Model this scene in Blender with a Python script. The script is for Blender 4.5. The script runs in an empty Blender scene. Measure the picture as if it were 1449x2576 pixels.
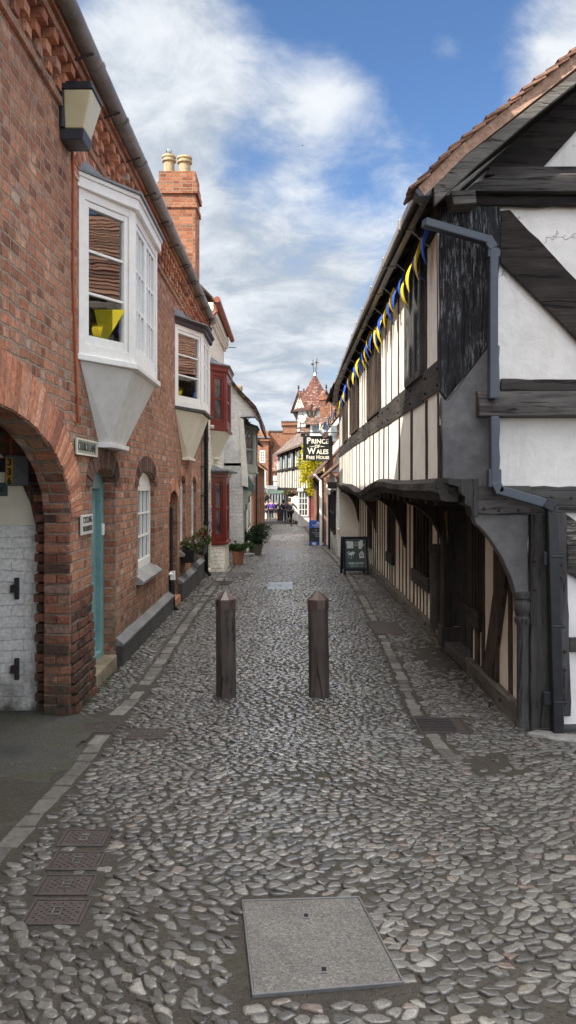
import bpy, bmesh, math, random
import numpy as np
from mathutils import Vector, Matrix
random.seed(7); np.random.seed(7)
SC = bpy.context.scene
COL = SC.collection
# ------------------------------------------------------------------ camera
FX, HY, F, H = 724.5, 1222.0, 2012.0, 1.75      # principal column, horizon row, focal length (survey units), eye height
cam = bpy.data.cameras.new('camera'); co = bpy.data.objects.new('camera', cam); COL.objects.link(co)
co.location = (0, 0, H); co.rotation_euler = (math.pi/2, 0, 0)
cam.sensor_fit = 'VERTICAL'; cam.sensor_height = 36; cam.lens = F/2576*36; cam.shift_y = -66/2576
cam.clip_end = 5000; cam.clip_start = .05
SC.camera = co
# ------------------------------------------------------------------ light
SUN_AZ, SUN_EL = math.radians(225), math.radians(42)     # azimuth clockwise from +Y
sdir = Vector((math.sin(SUN_AZ)*math.cos(SUN_EL), math.cos(SUN_AZ)*math.cos(SUN_EL), math.sin(SUN_EL)))
sl = bpy.data.lights.new('sun', 'SUN'); so = bpy.data.objects.new('sun', sl); COL.objects.link(so)
sl.energy = 3.7; sl.angle = math.radians(.55); sl.color = (1, .93, .82)
so.rotation_euler = (-sdir).to_track_quat('-Z', 'Y').to_euler(); so.location = (-10, -14, 20)
vs = SC.view_settings; vs.view_transform = 'Standard'; vs.look = 'None'; vs.gamma = 1; vs.exposure = 1.08
SC.cycles.max_bounces = 8; SC.cycles.diffuse_bounces = 4; SC.cycles.transparent_max_bounces = 12
SC.cycles.use_denoising = True

# ------------------------------------------------------------------ node helper
class NT:
    def __init__(s, tree): s.t = tree; tree.nodes.clear()
    def n(s, typ, props=None, **ins):
        d = s.t.nodes.new(typ)
        for k, v in (props or {}).items(): setattr(d, k, v)
        for k, v in ins.items():
            if k[0] == 'i' and k[1:].isdigit(): sk = d.inputs[int(k[1:])]
            else: sk = d.inputs[k.replace('_', ' ')]
            if isinstance(v, bpy.types.NodeSocket): s.t.links.new(v, sk)
            elif isinstance(v, bpy.types.Node): s.t.links.new(v.outputs[0], sk)
            else: sk.default_value = v
        return d
    def math(s, op, a, b=0.0, c=None, clamp=False):
        k = dict(i0=a, i1=b)
        if c is not None: k['i2'] = c
        return s.n('ShaderNodeMath', dict(operation=op, use_clamp=clamp), **k).outputs[0]
    def mix(s, f, a, b, bt='MIX'):
        d = s.n('ShaderNodeMix', dict(data_type='RGBA', blend_type=bt, clamp_factor=True))
        for i, v in ((0, f), (6, a), (7, b)):
            if isinstance(v, bpy.types.NodeSocket): s.t.links.new(v, d.inputs[i])
            else: d.inputs[i].default_value = v if i == 0 or len(v) == 4 else (*v, 1)
        return d.outputs[2]
    def ramp(s, f, stops, interp='LINEAR'):
        d = s.n('ShaderNodeValToRGB', Fac=f); r = d.color_ramp; r.interpolation = interp
        while len(r.elements) < len(stops): r.elements.new(.5)
        for e, (p, c) in zip(r.elements, stops):
            e.position = p; e.color = (*c, 1) if not isinstance(c, (int, float)) else (c, c, c, 1)
        return d.outputs[0]
    def noise(s, vec, scale, detail=4, rough=.55, dist=0):
        return s.n('ShaderNodeTexNoise', Vector=vec, Scale=scale, Detail=detail, Roughness=rough, Distortion=dist)

# ------------------------------------------------------------------ sky: blue with broken cloud
w = bpy.data.worlds.new('World'); SC.world = w; w.use_nodes = True
T = NT(w.node_tree)
sky = T.n('ShaderNodeTexSky', dict(sky_type='NISHITA', sun_disc=False, sun_elevation=SUN_EL, sun_rotation=SUN_AZ, air_density=1.0, dust_density=.25, ozone_density=3.0))
skyc = T.mix(1.0, sky.outputs[0], (.78, .94, 1.10, 1), 'MULTIPLY')
tc = T.n('ShaderNodeTexCoord').outputs['Generated']
sep = T.n('ShaderNodeSeparateXYZ', Vector=tc)
zz = T.math('MAXIMUM', sep.outputs[2], .0)
zi = T.math('ADD', zz, .22)
pv = T.n('ShaderNodeCombineXYZ', X=T.math('DIVIDE', sep.outputs[0], zi), Y=T.math('DIVIDE', sep.outputs[1], zi), Z=0.0).outputs[0]
pv = T.n('ShaderNodeMapping', Vector=pv, Location=(3.7, 1.3, 0)).outputs[0]
nA = T.noise(pv, 1.7, 7, .54, .12).outputs[0]
nB = T.noise(pv, 5.5, 6, .62, .4).outputs[0]
def lobe(X, y, spread, gain):     # a cloud bank around one direction of the sky
    d = Vector(((X-FX)/F, 1, (HY-y)/F)).normalized()
    dp = T.n('ShaderNodeVectorMath', dict(operation='DOT_PRODUCT'), i0=T.n('ShaderNodeVectorMath', dict(operation='NORMALIZE'), i0=tc).outputs[0], i1=tuple(d)).outputs['Value']
    k = T.math('DIVIDE', T.math('SUBTRACT', 1.0, dp), 1-math.cos(math.radians(spread)))
    return T.math('MULTIPLY', T.math('EXPONENT', T.math('MULTIPLY', k, -1.0)), gain)
dens = T.math('ADD', T.math('MULTIPLY', nA, 1.0), T.math('MULTIPLY', T.math('SUBTRACT', nB, .5), .40))
for X, y, sp, g in ((330, 230, 8, .26), (470, 520, 6, .18), (560, 60, 4, .12), (640, 900, 9, .24), (760, 700, 5, .2), (720, 260, 3.4, .16), (900, 240, 3, .12), (1440, 90, 5, .24), (1110, 110, 1.6, .16), (860, 190, 2.6, .15), (1010, 400, 3, .14), (760, 420, 3, .10), (240, 420, 6, .16), (900, 640, 4, .12), (1390, 260, 3, .12), (820, 470, 4.5, -.13), (600, 420, 3.0, -.12), (640, 300, 2.0, -.10), (380, 560, 4, .06), (700, 60, 3, -.08), (760, 930, 6, .10),
                    (1050, 60, 7, -.20), (1180, 330, 6, -.14), (640, 20, 3, -.18), (850, 500, 6, -.04), (900, 120, 4, -.08), (180, 20, 2, -.12)):
    dens = T.math('ADD', dens, lobe(X, y, sp, g))
up = T.math('MULTIPLY', T.math('SUBTRACT', sep.outputs[2], .62), .35)
dens = T.math('ADD', dens, T.math('MAXIMUM', up, 0.0))
cov = T.n('ShaderNodeMapRange', dict(interpolation_type='SMOOTHSTEP'), Value=dens, i1=.40, i2=.78).outputs[0]
lowz = T.n('ShaderNodeMapRange', Value=sep.outputs[2], i1=.0, i2=.22, i3=.35, i4=.0).outputs[0]
cov = T.math('MAXIMUM', cov, lowz)
shade = T.n('ShaderNodeMapRange', dict(interpolation_type='SMOOTHSTEP'), Value=T.math('ADD', T.math('MULTIPLY', nB, .6), T.math('MULTIPLY', nA, .6)), i1=.45, i2=.74, i3=0.0, i4=1.0).outputs[0]
ccol = T.mix(shade, (3.1, 3.55, 4.15, 1), (5.7, 5.95, 6.3, 1))
hi = T.n('ShaderNodeMapRange', Value=sep.outputs[2], i1=.57, i2=.85, i3=1.0, i4=8.6).outputs[0]   # unseen cloud overhead and behind the camera, brightened as added fill light
bk = T.n('ShaderNodeMapRange', Value=sep.outputs[1], i1=.35, i2=-.5, i3=1.0, i4=6.4).outputs[0]
kk = T.math('MAXIMUM', hi, bk); ccol = T.n('ShaderNodeVectorMath', dict(operation='SCALE'), i0=ccol, Scale=kk).outputs[0]
ccol = T.mix(T.math('SUBTRACT', kk, 1.0, clamp=True), ccol, T.mix(1.0, ccol, (1.10, 1.0, .88, 1), 'MULTIPLY'))
b1 = T.n('ShaderNodeBackground', Color=T.mix(cov, skyc, ccol), Strength=.075)
T.n('ShaderNodeOutputWorld', Surface=b1)

# ------------------------------------------------------------------ materials
MATS = {}
def mat(name):
    m = bpy.data.materials.new(name); m.use_nodes = True; MATS[name] = m
    return m, NT(m.node_tree)
def out(T, bsdf, disp=None):
    T.n('ShaderNodeOutputMaterial', Surface=bsdf)
def bump(T, h, dist=.01, strength=1.0, nrm=None):
    k = dict(Height=h, Distance=dist, Strength=strength)
    if nrm is not None: k['Normal'] = nrm
    return T.n('ShaderNodeBump', **k).outputs[0]
def P(T, col, rough=.7, nrm=None, metal=0.0, spec=.5, **kw):
    k = dict(Base_Color=col if not isinstance(col, tuple) else (*col, 1)[:4], Roughness=rough, Metallic=metal)
    k['Specular_IOR_Level'] = spec
    if nrm is not None: k['Normal'] = nrm
    k.update(kw)
    return T.n('ShaderNodeBsdfPrincipled', **k)
def pos(T): return T.n('ShaderNodeNewGeometry').outputs['Position']
def rnd(T): return T.n('ShaderNodeAttribute', dict(attribute_name='rnd')).outputs['Fac']
def uvw(T, vs=1.0, us=1.0):
    g = T.n('ShaderNodeNewGeometry'); s = T.n('ShaderNodeSeparateXYZ', Vector=g.outputs['Position'])
    n = T.n('ShaderNodeSeparateXYZ', Vector=g.outputs['True Normal'])
    f = T.math('GREATER_THAN', T.math('ABSOLUTE', n.outputs[0]), T.math('ABSOLUTE', n.outputs[1]))
    u = T.math('ADD', T.math('MULTIPLY', s.outputs[1], f), T.math('MULTIPLY', s.outputs[0], T.math('SUBTRACT', 1.0, f)))
    return T.n('ShaderNodeCombineXYZ', X=T.math('MULTIPLY', u, us), Y=T.math('MULTIPLY', s.outputs[2], vs), Z=0.0).outputs[0], g.outputs['Position']
def brick_mat(name, stops, mortar, bw=.225, rh=.077, ms=.011, warp=.012, vs=1.0, dist=.012, rough=.9, stain=(.45, 1.15), dirt=None):
    m, T = mat(name); v, p = uvw(T, vs)
    dn = T.noise(p, 5, 3, .6).outputs['Color']
    dv = T.n('ShaderNodeVectorMath', dict(operation='SCALE'), i0=T.n('ShaderNodeVectorMath', dict(operation='SUBTRACT'), i0=dn, i1=(.5, .5, .5)).outputs[0], Scale=warp*2).outputs[0]
    v2 = T.n('ShaderNodeVectorMath', dict(operation='ADD'), i0=v, i1=dv).outputs[0]
    b = T.n('ShaderNodeTexBrick', dict(offset=.5, squash=.62, squash_frequency=2), Vector=v2, Color1=(0, 0, 0, 1), Color2=(1, 1, 1, 1), Mortar=(0, 0, 0, 1), Scale=1.0, Mortar_Size=ms, Mortar_Smooth=.35, Bias=0.0, Brick_Width=bw, Row_Height=rh)
    c = T.ramp(b.outputs['Color'], stops)
    n1 = T.noise(p, 30, 5, .7).outputs[0]; n2 = T.noise(p, 1.3, 5, .6).outputs[0]; n3 = T.noise(p, 9, 3, .6).outputs[0]
    c = T.mix(1.0, c, T.ramp(n1, [(.3, .66), (.7, 1.22)]), 'MULTIPLY')
    c = T.mix(1.0, c, T.ramp(n2, [(.3, stain[0]+.2), (.7, stain[1])]), 'MULTIPLY')
    c = T.mix(T.ramp(n3, [(.54, 0.0), (.70, .5)]), c, (mortar[0]*.95, mortar[1]*.9, mortar[2]*.85), 'MIX')
    if name in ('old_brick', 'worn_brick'):
        n4 = T.noise(p, 2.6, 6, .68, .5).outputs[0]; c = T.mix(T.ramp(n4, [(.50, 0.0), (.68, .72)]), c, T.mix(1.0, c, (.42, .37, .36, 1), 'MULTIPLY'))
    mc = T.mix(1.0, (*mortar, 1), T.ramp(n1, [(.3, .6), (.7, 1.2)]), 'MULTIPLY')
    c = T.mix(b.outputs['Fac'], c, mc)
    if dirt:        # damp grime and moss staining low on the wall
        z = T.n('ShaderNodeSeparateXYZ', Vector=p).outputs[2]
        k = T.math('MULTIPLY', T.n('ShaderNodeMapRange', Value=z, i1=dirt[0], i2=.0, i3=0.0, i4=1.0).outputs[0], T.ramp(T.noise(p, 3.5, 5, .7).outputs[0], [(.35, 0.0), (.6, 1.0)]))
        c = T.mix(k, c, (*dirt[1], 1))
    h = T.math('ADD', T.math('MULTIPLY', T.math('SUBTRACT', 1.0, b.outputs['Fac']), 1.0), T.math('MULTIPLY', n1, .75))
    h = T.math('ADD', h, T.math('MULTIPLY', b.outputs['Color'], .35))
    out(T, P(T, c, rough, bump(T, h, dist), spec=.25)); return m
RED = [(0.0, (.27, .115, .078)), (.12, (.40, .16, .095)), (.42, (.53, .22, .125)), (.66, (.59, .27, .16)), (.84, (.63, .35, .235)), (.94, (.42, .22, .155)), (1.0, (.66, .51, .40))]
brick_mat('old_brick', RED, (.36, .275, .21), bw=.165, warp=.02, dist=.022, ms=.011, dirt=(.9, (.06, .055, .035)))
brick_mat('worn_brick', [(0, (.05, .03, .025)), (.3, (.15, .06, .04)), (.6, (.30, .10, .06)), (1, (.22, .12, .09))], (.16, .12, .09), warp=.03, dist=.03, dirt=(.8, (.035, .032, .022)))
brick_mat('orange_brick', [(0, (.22, .075, .040)), (.5, (.38, .135, .065)), (.8, (.44, .19, .10)), (.92, (.15, .07, .05)), (1, (.50, .26, .15))], (.30, .22, .16), warp=.006, dist=.006, ms=.008)
brick_mat('pale_brick_paint', [(0, (.80, .75, .64)), (1, (.86, .81, .70))], (.72, .66, .55), warp=.014, dist=.014, ms=.006, stain=(.78, 1.05))
brick_mat('white_brick_paint', [(0, (.88, .86, .81)), (1, (.91, .89, .85))], (.78, .76, .71), warp=.03, dist=.007, ms=.004, bw=.26, rh=.09, stain=(.62, 1.08), dirt=(.5, (.16, .14, .11)))
brick_mat('roof_tile', [(0, (.075, .045, .035)), (.35, (.15, .085, .06)), (.7, (.23, .13, .09)), (1, (.27, .19, .14))], (.035, .025, .02), bw=.19, rh=.105, ms=.008, warp=.012, vs=1.5, dist=.03)
brick_mat('grey_tile', [(0, (.15, .10, .08)), (.5, (.25, .18, .15)), (1, (.34, .27, .23))], (.07, .05, .045), bw=.3, rh=.16, ms=.012, warp=.02, vs=1.5, dist=.03)
brick_mat('clay_tile', [(0, (.12, .05, .04)), (.5, (.22, .095, .07)), (.85, (.30, .155, .115)), (1, (.38, .29, .23))], (.08, .04, .03), bw=.35, rh=.22, ms=.02, warp=.02, vs=1.2, dist=.03)
def flat(name, col, rough=.6, nscale=12, var=.18, bd=.003, metal=0.0, spec=.5, coat=0.0, big=.12):
    m, T = mat(name); p = pos(T); n = T.noise(p, nscale, 5, .6).outputs[0]; n2 = T.noise(p, 1.7, 4, .6).outputs[0]
    c = T.mix(1.0, (*col, 1), T.ramp(n, [(.3, 1-var), (.7, 1+var)]), 'MULTIPLY')
    c = T.mix(1.0, c, T.ramp(n2, [(.3, 1-big), (.7, 1+big)]), 'MULTIPLY')
    r = T.math('ADD', T.math('MULTIPLY', T.math('SUBTRACT', n, .5), .3), rough, clamp=True)
    b = P(T, c, r, bump(T, n, bd), metal, spec); b.inputs['Coat Weight'].default_value = coat
    out(T, b); return m
flat('white_paint', (.86, .85, .81), .38, 20, .05, .0015, coat=.15, big=.05)
flat('grey_white_render', (.76, .74, .70), .85, 9, .07, .004, big=.08)
flat('cream_render', (.82, .76, .62), .85, 8, .06, .004, big=.07)
flat('rough_white_render', (.89, .87, .81), .95, 14, .10, .03, big=.14)
flat('maroon_paint', (.17, .022, .018), .4, 20, .1, .001, coat=.2)
flat('teal_paint', (.17, .31, .31), .45, 16, .12, .002, big=.14)
flat('sage_paint', (.36, .38, .30), .5, 18, .08, .001)
flat('mint_paint', (.50, .66, .52), .5, 18, .08, .001)
flat('black_paint', (.012, .012, .014), .4, 20, .3, .001)
flat('blueblack_paint', (.012, .015, .028), .35, 20, .3, .001)
flat('dark_green_paint', (.018, .05, .045), .4, 20, .2, .001)
flat('slate_board', (.07, .115, .108), .5, 20, .12, .001)
flat('blue_panel', (.02, .09, .42), .45, 20, .12, .001)
flat('chalkboard', (.022, .026, .034), .6, 12, .4, .001)
flat('chalk', (.75, .78, .76), .9, 40, .3, .001)
flat('sign_cream', (.80, .76, .60), .6, 40, .08, .001)
flat('sign_black', (.009, .009, .008), .35, 12, .3, .001)
flat('sign_white', (.62, .61, .56), .5, 14, .12, .001)
flat('sign_olive', (.32, .34, .28), .5, 14, .12, .001)
flat('number_yellow', (.50, .30, .035), .6, 25, .22, .001)
flat('box_grey', (.13, .14, .16), .5, 18, .15, .001)
flat('lamp_shell', (.022, .025, .032), .45, 14, .3, .002)
flat('gutter_iron', (.17, .165, .16), .5, 10, .3, .004, big=.35)
flat('gutter_dark', (.19, .18, .165), .35, 10, .35, .003, spec=.6)
flat('pipe_grey', (.060, .072, .092), .4, 14, .15, .001)
flat('pipe_black', (.012, .013, .017), .35, 14, .3, .001)
flat('cable_orange', (.42, .085, .03), .6, 20, .2, .001)
flat('rust_pipe', (.26, .075, .05), .6, 20, .25, .001)
flat('iron_dark', (.03, .02, .022), .6, 20, .4, .004)
flat('galvanised', (.45, .47, .48), .3, 14, .12, .001, metal=.9)
flat('lead_grey', (.17, .18, .19), .55, 7, .25, .006)
flat('lead_board', (.115, .11, .11), .6, 8, .35, .006, big=.3)
flat('stone_sill', (.24, .235, .22), .6, 14, .25, .006, big=.25)
flat('sandstone_step', (.21, .17, .11), .9, 9, .35, .012, big=.4)
flat('plinth_dark', (.055, .054, .052), .7, 6, .35, .006, big=.35)
flat('plinth_cap', (.16, .16, .155), .6, 8, .3, .004, big=.35)
flat('chimney_clay', (.36, .28, .16), .8, 10, .3, .006, big=.25)
flat('terracotta', (.42, .17, .095), .8, 10, .15, .003)
flat('olive_pot', (.12, .12, .085), .5, 12, .15, .002)
flat('manhole_iron', (.060, .047, .043), .55, 60, .4, .003)
flat('void_shade', (.006, .006, .006), .9, 5, .2, .001)  # near-black that paints the shade inside holes and slots
flat('interior_wall', (.62, .57, .46), .9, 5, .1, .001)
flat('interior_ceiling', (.85, .80, .70), .9, 3, .05, .001)
flat('curtain', (.55, .53, .47), .9, 18, .2, .001)
flat('yellow_cloth', (.86, .66, .025), .8, 20, .05, .001)
flat('blue_cloth', (.025, .11, .60), .8, 20, .05, .001)
flat('skin', (.50, .30, .21), .6, 20, .06, .001)
for nm, c in (('cloth_purple', (.11, .045, .30)), ('cloth_black', (.010, .010, .013)), ('cloth_charcoal', (.08, .08, .088)), ('cloth_navy', (.015, .02, .06)), ('cloth_denim', (.045, .065, .13)), ('cloth_plum', (.055, .025, .045)), ('hair_brown', (.06, .03, .018)), ('hair_grey', (.22, .20, .18)), ('hair_dark', (.018, .012, .01)), ('shoe_white', (.6, .6, .6)), ('bloom_white', (.75, .70, .72)), ('bloom_red', (.25, .01, .03)), ('bloom_pink', (.6, .25, .35)), ('bird_dark', (.02, .02, .02))):
    flat(nm, c, .8, 25, .12, .001)
def timber(name, stops, axis='z', rough=.8, fleck=0.0, fl=(.35, .33, .30), bd=.012):
    m, T = mat(name); p = pos(T); sc = {'z': (14, 14, 1.1), 'y': (14, 1.1, 14), 'x': (1.1, 14, 14)}[axis]
    v = T.n('ShaderNodeMapping', Vector=p, Scale=sc).outputs[0]
    off = T.n('ShaderNodeCombineXYZ', X=T.math('MULTIPLY', rnd(T), 37.0), Y=T.math('MULTIPLY', rnd(T), 11.0), Z=0.0).outputs[0]
    v = T.n('ShaderNodeVectorMath', dict(operation='ADD'), i0=v, i1=off).outputs[0]
    n = T.noise(v, 1.6, 8, .65, .6).outputs[0]; n2 = T.noise(p, 2.1, 4, .6).outputs[0]
    k = T.math('ADD', T.math('MULTIPLY', n, .72), T.math('MULTIPLY', T.math('SUBTRACT', rnd(T), .5), .22))
    k = T.math('ADD', k, T.math('MULTIPLY', T.math('SUBTRACT', n2, .5), .5))
    c = T.ramp(k, stops)
    if fleck:
        f = T.noise(v, 7.5, 6, .75, .3).outputs[0]
        c = T.mix(T.math('MULTIPLY', T.ramp(f, [(.53, 0.0), (.60, 1.0)]), T.ramp(n2, [(.38, 0.0), (.6, fleck)])), c, (*fl, 1))
    crack = T.ramp(T.noise(v, 2.3, 3, .5, 1.2).outputs[0], [(.34, 0.0), (.40, 1.0)])
    c = T.mix(1.0, c, T.mix(crack, (.35, .33, .32, 1), (1, 1, 1, 1)), 'MULTIPLY')
    h = T.math('ADD', n, T.math('MULTIPLY', crack, .5))
    out(T, P(T, c, rough, bump(T, h, bd), spec=.3)); return m
DK = [(.15, (.010, .008, .007)), (.4, (.030, .024, .020)), (.62, (.068, .055, .046)), (.85, (.15, .125, .105))]
GR = [(.15, (.022, .020, .019)), (.4, (.052, .046, .041)), (.62, (.095, .086, .078)), (.85, (.18, .165, .15))]
BR = [(.15, (.018, .013, .010)), (.4, (.060, .043, .033)), (.65, (.13, .095, .072)), (.9, (.23, .18, .14))]
timber('oak_dark', DK); timber('oak_dark_y', DK, 'y'); timber('oak_dark_x', DK, 'x')
timber('oak_grey', GR); timber('oak_grey_x', GR, 'x'); timber('oak_grey_y', GR, 'y')
timber('oak_brown', BR); timber('oak_brown_y', BR, 'y')
timber('oak_peeling', [(.1, (.006, .006, .007)), (.6, (.022, .022, .024)), (.9, (.05, .05, .05))], fleck=.9, fl=(.26, .27, .28), bd=.02)
timber('oak_weathered_x', GR, 'x', fleck=.8, fl=(.40, .38, .33), bd=.02)
SV = [(.15, (.05, .047, .044)), (.4, (.14, .13, .118)), (.62, (.25, .235, .21)), (.85, (.42, .40, .36))]
timber('oak_silver_x', SV, 'x', fleck=.7, fl=(.02, .02, .02), bd=.02)
timber('bollard_wood', [(.15, (.030, .024, .020)), (.45, (.090, .073, .062)), (.75, (.165, .145, .130))], bd=.01)
timber('sill_oak_y', [(.15, (.07, .06, .05)), (.45, (.17, .15, .125)), (.75, (.28, .25, .21))], 'y')
PO = [(.15, (.035, .033, .032)), (.4, (.085, .080, .077)), (.62, (.135, .128, .122)), (.85, (.21, .20, .19))]
timber('oak_post', PO); timber('oak_post_x', PO, 'x')
flat('steel_rim', (.13, .13, .13), .45, 18, .2, .001)
flat('bollard_cap', (.085, .055, .045), .30, 18, .2, .001, spec=.6)
def glass(name, tint=(.9, .95, .95), ior=1.5):
    m, T = mat(name); p = pos(T)
    fr = T.n('ShaderNodeFresnel', IOR=ior)
    g = T.n('ShaderNodeBsdfGlossy', Color=(1, 1, 1, 1), Roughness=.02, Normal=bump(T, T.noise(p, 2.0, 2, .5).outputs[0], .003))
    t = T.n('ShaderNodeBsdfTransparent', Color=(*tint, 1))
    out(T, T.n('ShaderNodeMixShader', Fac=T.math('ADD', T.math('MULTIPLY', fr.outputs[0], 1.3), .16, clamp=True), i1=t, i2=g)); return m
glass('clear_glass')
def dglass(name, c=(.035, .04, .045)):
    m, T = mat(name); p = pos(T); n = T.noise(p, 3.0, 3, .5).outputs[0]
    c2 = T.mix(T.ramp(n, [(.4, 0.0), (.65, 1.0)]), (*c, 1), (c[0]*4.5, c[1]*4.3, c[2]*3.8, 1))
    out(T, P(T, c2, .06, bump(T, n, .02), spec=.9)); return m
def plaster(name, col):      # limewashed daub: hairline cracks, rain streaks and rubbed patches
    m, T = mat(name); p = pos(T); n = T.noise(p, 8, 5, .6).outputs[0]; n2 = T.noise(p, 1.5, 4, .6).outputs[0]; n5 = T.noise(p, 30, 4, .6).outputs[0]
    st_ = T.noise(T.n('ShaderNodeMapping', Vector=p, Scale=(9, 9, .9)).outputs[0], 1.0, 5, .65).outputs[0]
    cr = T.n('ShaderNodeTexVoronoi', dict(feature='DISTANCE_TO_EDGE'), Vector=T.n('ShaderNodeVectorMath', dict(operation='ADD'), i0=p, i1=T.n('ShaderNodeVectorMath', dict(operation='SCALE'), i0=T.noise(p, 4, 4, .6).outputs['Color'], Scale=.35).outputs[0]).outputs[0], Scale=1.7).outputs['Distance']
    crm = T.math('MULTIPLY', T.ramp(cr, [(0.0, 1.0), (.006, 0.0)]), T.ramp(n2, [(.56, 0.0), (.64, 1.0)]))
    c = T.mix(1.0, (*col, 1), T.ramp(n, [(.3, .94), (.7, 1.04)]), 'MULTIPLY'); c = T.mix(1.0, c, T.ramp(n2, [(.3, .90), (.7, 1.05)]), 'MULTIPLY')
    c = T.mix(T.ramp(st_, [(.56, 0.0), (.75, .30)]), c, (col[0]*.62, col[1]*.58, col[2]*.5, 1)); c = T.mix(T.math('MULTIPLY', crm, .08), c, (.22, .19, .16, 1))
    c = T.mix(T.ramp(n5, [(.70, 0.0), (.76, .4)]), c, (.35, .30, .26, 1))
    out(T, P(T, c, .92, bump(T, T.math('SUBTRACT', T.math('ADD', n2, T.math('MULTIPLY', n, .4)), T.math('MULTIPLY', crm, .3)), .03), spec=.2)); return m
plaster('limewash', (.86, .82, .73)); plaster('gable_plaster', (.86, .83, .78)); plaster('ochre_plaster', (.90, .82, .68))
dglass('window_glass'); dglass('leaded_glass', (.05, .06, .07))
def lampglass():
    m, T = mat('lamp_diffuser'); p = pos(T); n = T.noise(p, 9, 4, .6).outputs[0]
    out(T, P(T, T.mix(n, (.50, .43, .24, 1), (.66, .60, .40, 1)), .35, None))
lampglass()
def leaf(name, a, b, tr=.25):
    m, T = mat(name); c = T.mix(rnd(T), (*a, 1), (*b, 1))
    d = P(T, c, .55, spec=.3); t = T.n('ShaderNodeBsdfTranslucent', Color=c)
    out(T, T.n('ShaderNodeMixShader', Fac=tr, i1=d.outputs[0], i2=t.outputs[0]))
leaf('leaf_green', (.02, .05, .012), (.07, .13, .03)); leaf('leaf_dark', (.008, .022, .008), (.025, .06, .018)); leaf('leaf_yellow', (.30, .27, .01), (.75, .66, .03)); leaf('leaf_mixed', (.04, .06, .015), (.16, .13, .05)); leaf('moss', (.03, .04, .01), (.10, .10, .03))
# per-piece brick, tile, stones
def piece(name, stops, rough=.9, ns=28, bd=.006, spec=.3, dirt=False):
    m, T = mat(name); p = pos(T); n = T.noise(p, ns, 5, .65).outputs[0]; n2 = T.noise(p, 6, 5, .65).outputs[0]
    c = T.mix(1.0, T.ramp(rnd(T), stops), T.ramp(n, [(.3, .6), (.7, 1.3)]), 'MULTIPLY')
    if dirt:
        c = T.mix(T.ramp(n2, [(.5, 0.0), (.68, .55)]), c, (.16, .125, .10, 1))
        k = T.math('MULTIPLY', T.n('ShaderNodeMapRange', Value=T.n('ShaderNodeSeparateXYZ', Vector=p).outputs[2], i1=.75, i2=.05, i3=0.0, i4=1.0).outputs[0], T.ramp(n2, [(.36, .35), (.58, 1.0)]))
        c = T.mix(k, c, (.040, .040, .028, 1))
    out(T, P(T, c, rough, bump(T, T.math('ADD', n, n2), bd), spec=spec)); return m
piece('brick_piece', [(p_, (c_[0]*1.05, c_[1]*1.05, c_[2]*1.05)) for p_, c_ in RED], dirt=True, bd=.014)
piece('brick_worn', [(0, (.07, .04, .032)), (.3, (.16, .065, .043)), (.6, (.28, .11, .065)), (.85, (.36, .16, .10)), (1, (.22, .15, .12))], dirt=True, bd=.02)
piece('brick_piece_dark', [(0, (.05, .03, .025)), (1, (.20, .11, .08))])
piece('tile_piece', [(0, (.12, .062, .045)), (.5, (.24, .125, .085)), (1, (.34, .20, .14))])
piece('verge_mortar', [(0, (.44, .27, .19)), (1, (.50, .33, .24))], bd=.01)
def cobble():
    m, T = mat('cobble_stone'); p = pos(T); n = T.noise(p, 45, 5, .65).outputs[0]; n2 = T.noise(p, 1.1, 4, .6).outputs[0]
    c = T.ramp(rnd(T), [(0, (.038, .034, .028)), (.3, (.070, .065, .054)), (.6, (.103, .097, .083)), (.88, (.142, .135, .119)), (.96, (.19, .175, .145)), (1, (.14, .095, .07))])
    c = T.mix(1.0, c, T.ramp(n, [(.3, .55), (.7, 1.35)]), 'MULTIPLY'); nf = T.noise(p, 170, 4, .7).outputs[0]; c = T.mix(1.0, c, T.ramp(nf, [(.3, .55), (.7, 1.5)]), 'MULTIPLY')
    nm = T.noise(p, 3.2, 5, .65).outputs[0]; c = T.mix(T.ramp(nm, [(.56, 0.0), (.72, .5)]), c, (.050, .043, .029, 1))
    s = T.n('ShaderNodeSeparateXYZ', Vector=p)
    wet = T.math('EXPONENT', T.math('MULTIPLY', T.math('POWER', T.math('DIVIDE', T.math('SUBTRACT', s.outputs[0], .12), .75), 2.0), -1.0))      # worn, polished wheel line down the middle
    far = T.n('ShaderNodeMapRange', Value=s.outputs[1], i1=3.2, i2=5.6, i3=.15, i4=1.0).outputs[0]
    wet = T.math('MULTIPLY', wet, far)
    r = T.math('SUBTRACT', T.math('ADD', .50, T.math('MULTIPLY', T.math('SUBTRACT', n2, .5), .4)), T.math('MULTIPLY', wet, .33))
    r = T.math('ADD', r, T.math('MULTIPLY', T.math('SUBTRACT', n, .5), .22), clamp=True)
    b = P(T, c, r, bump(T, T.math('ADD', n, T.math('MULTIPLY', nf, .45)), .007), spec=.85); T.t.links.new(T.math('ADD', T.math('MULTIPLY', wet, .70), .30, clamp=True), b.inputs['Coat Weight']); b.inputs['Coat Roughness'].default_value = .17; b.inputs['Coat IOR'].default_value = 1.8; out(T, b)
cobble()
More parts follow.
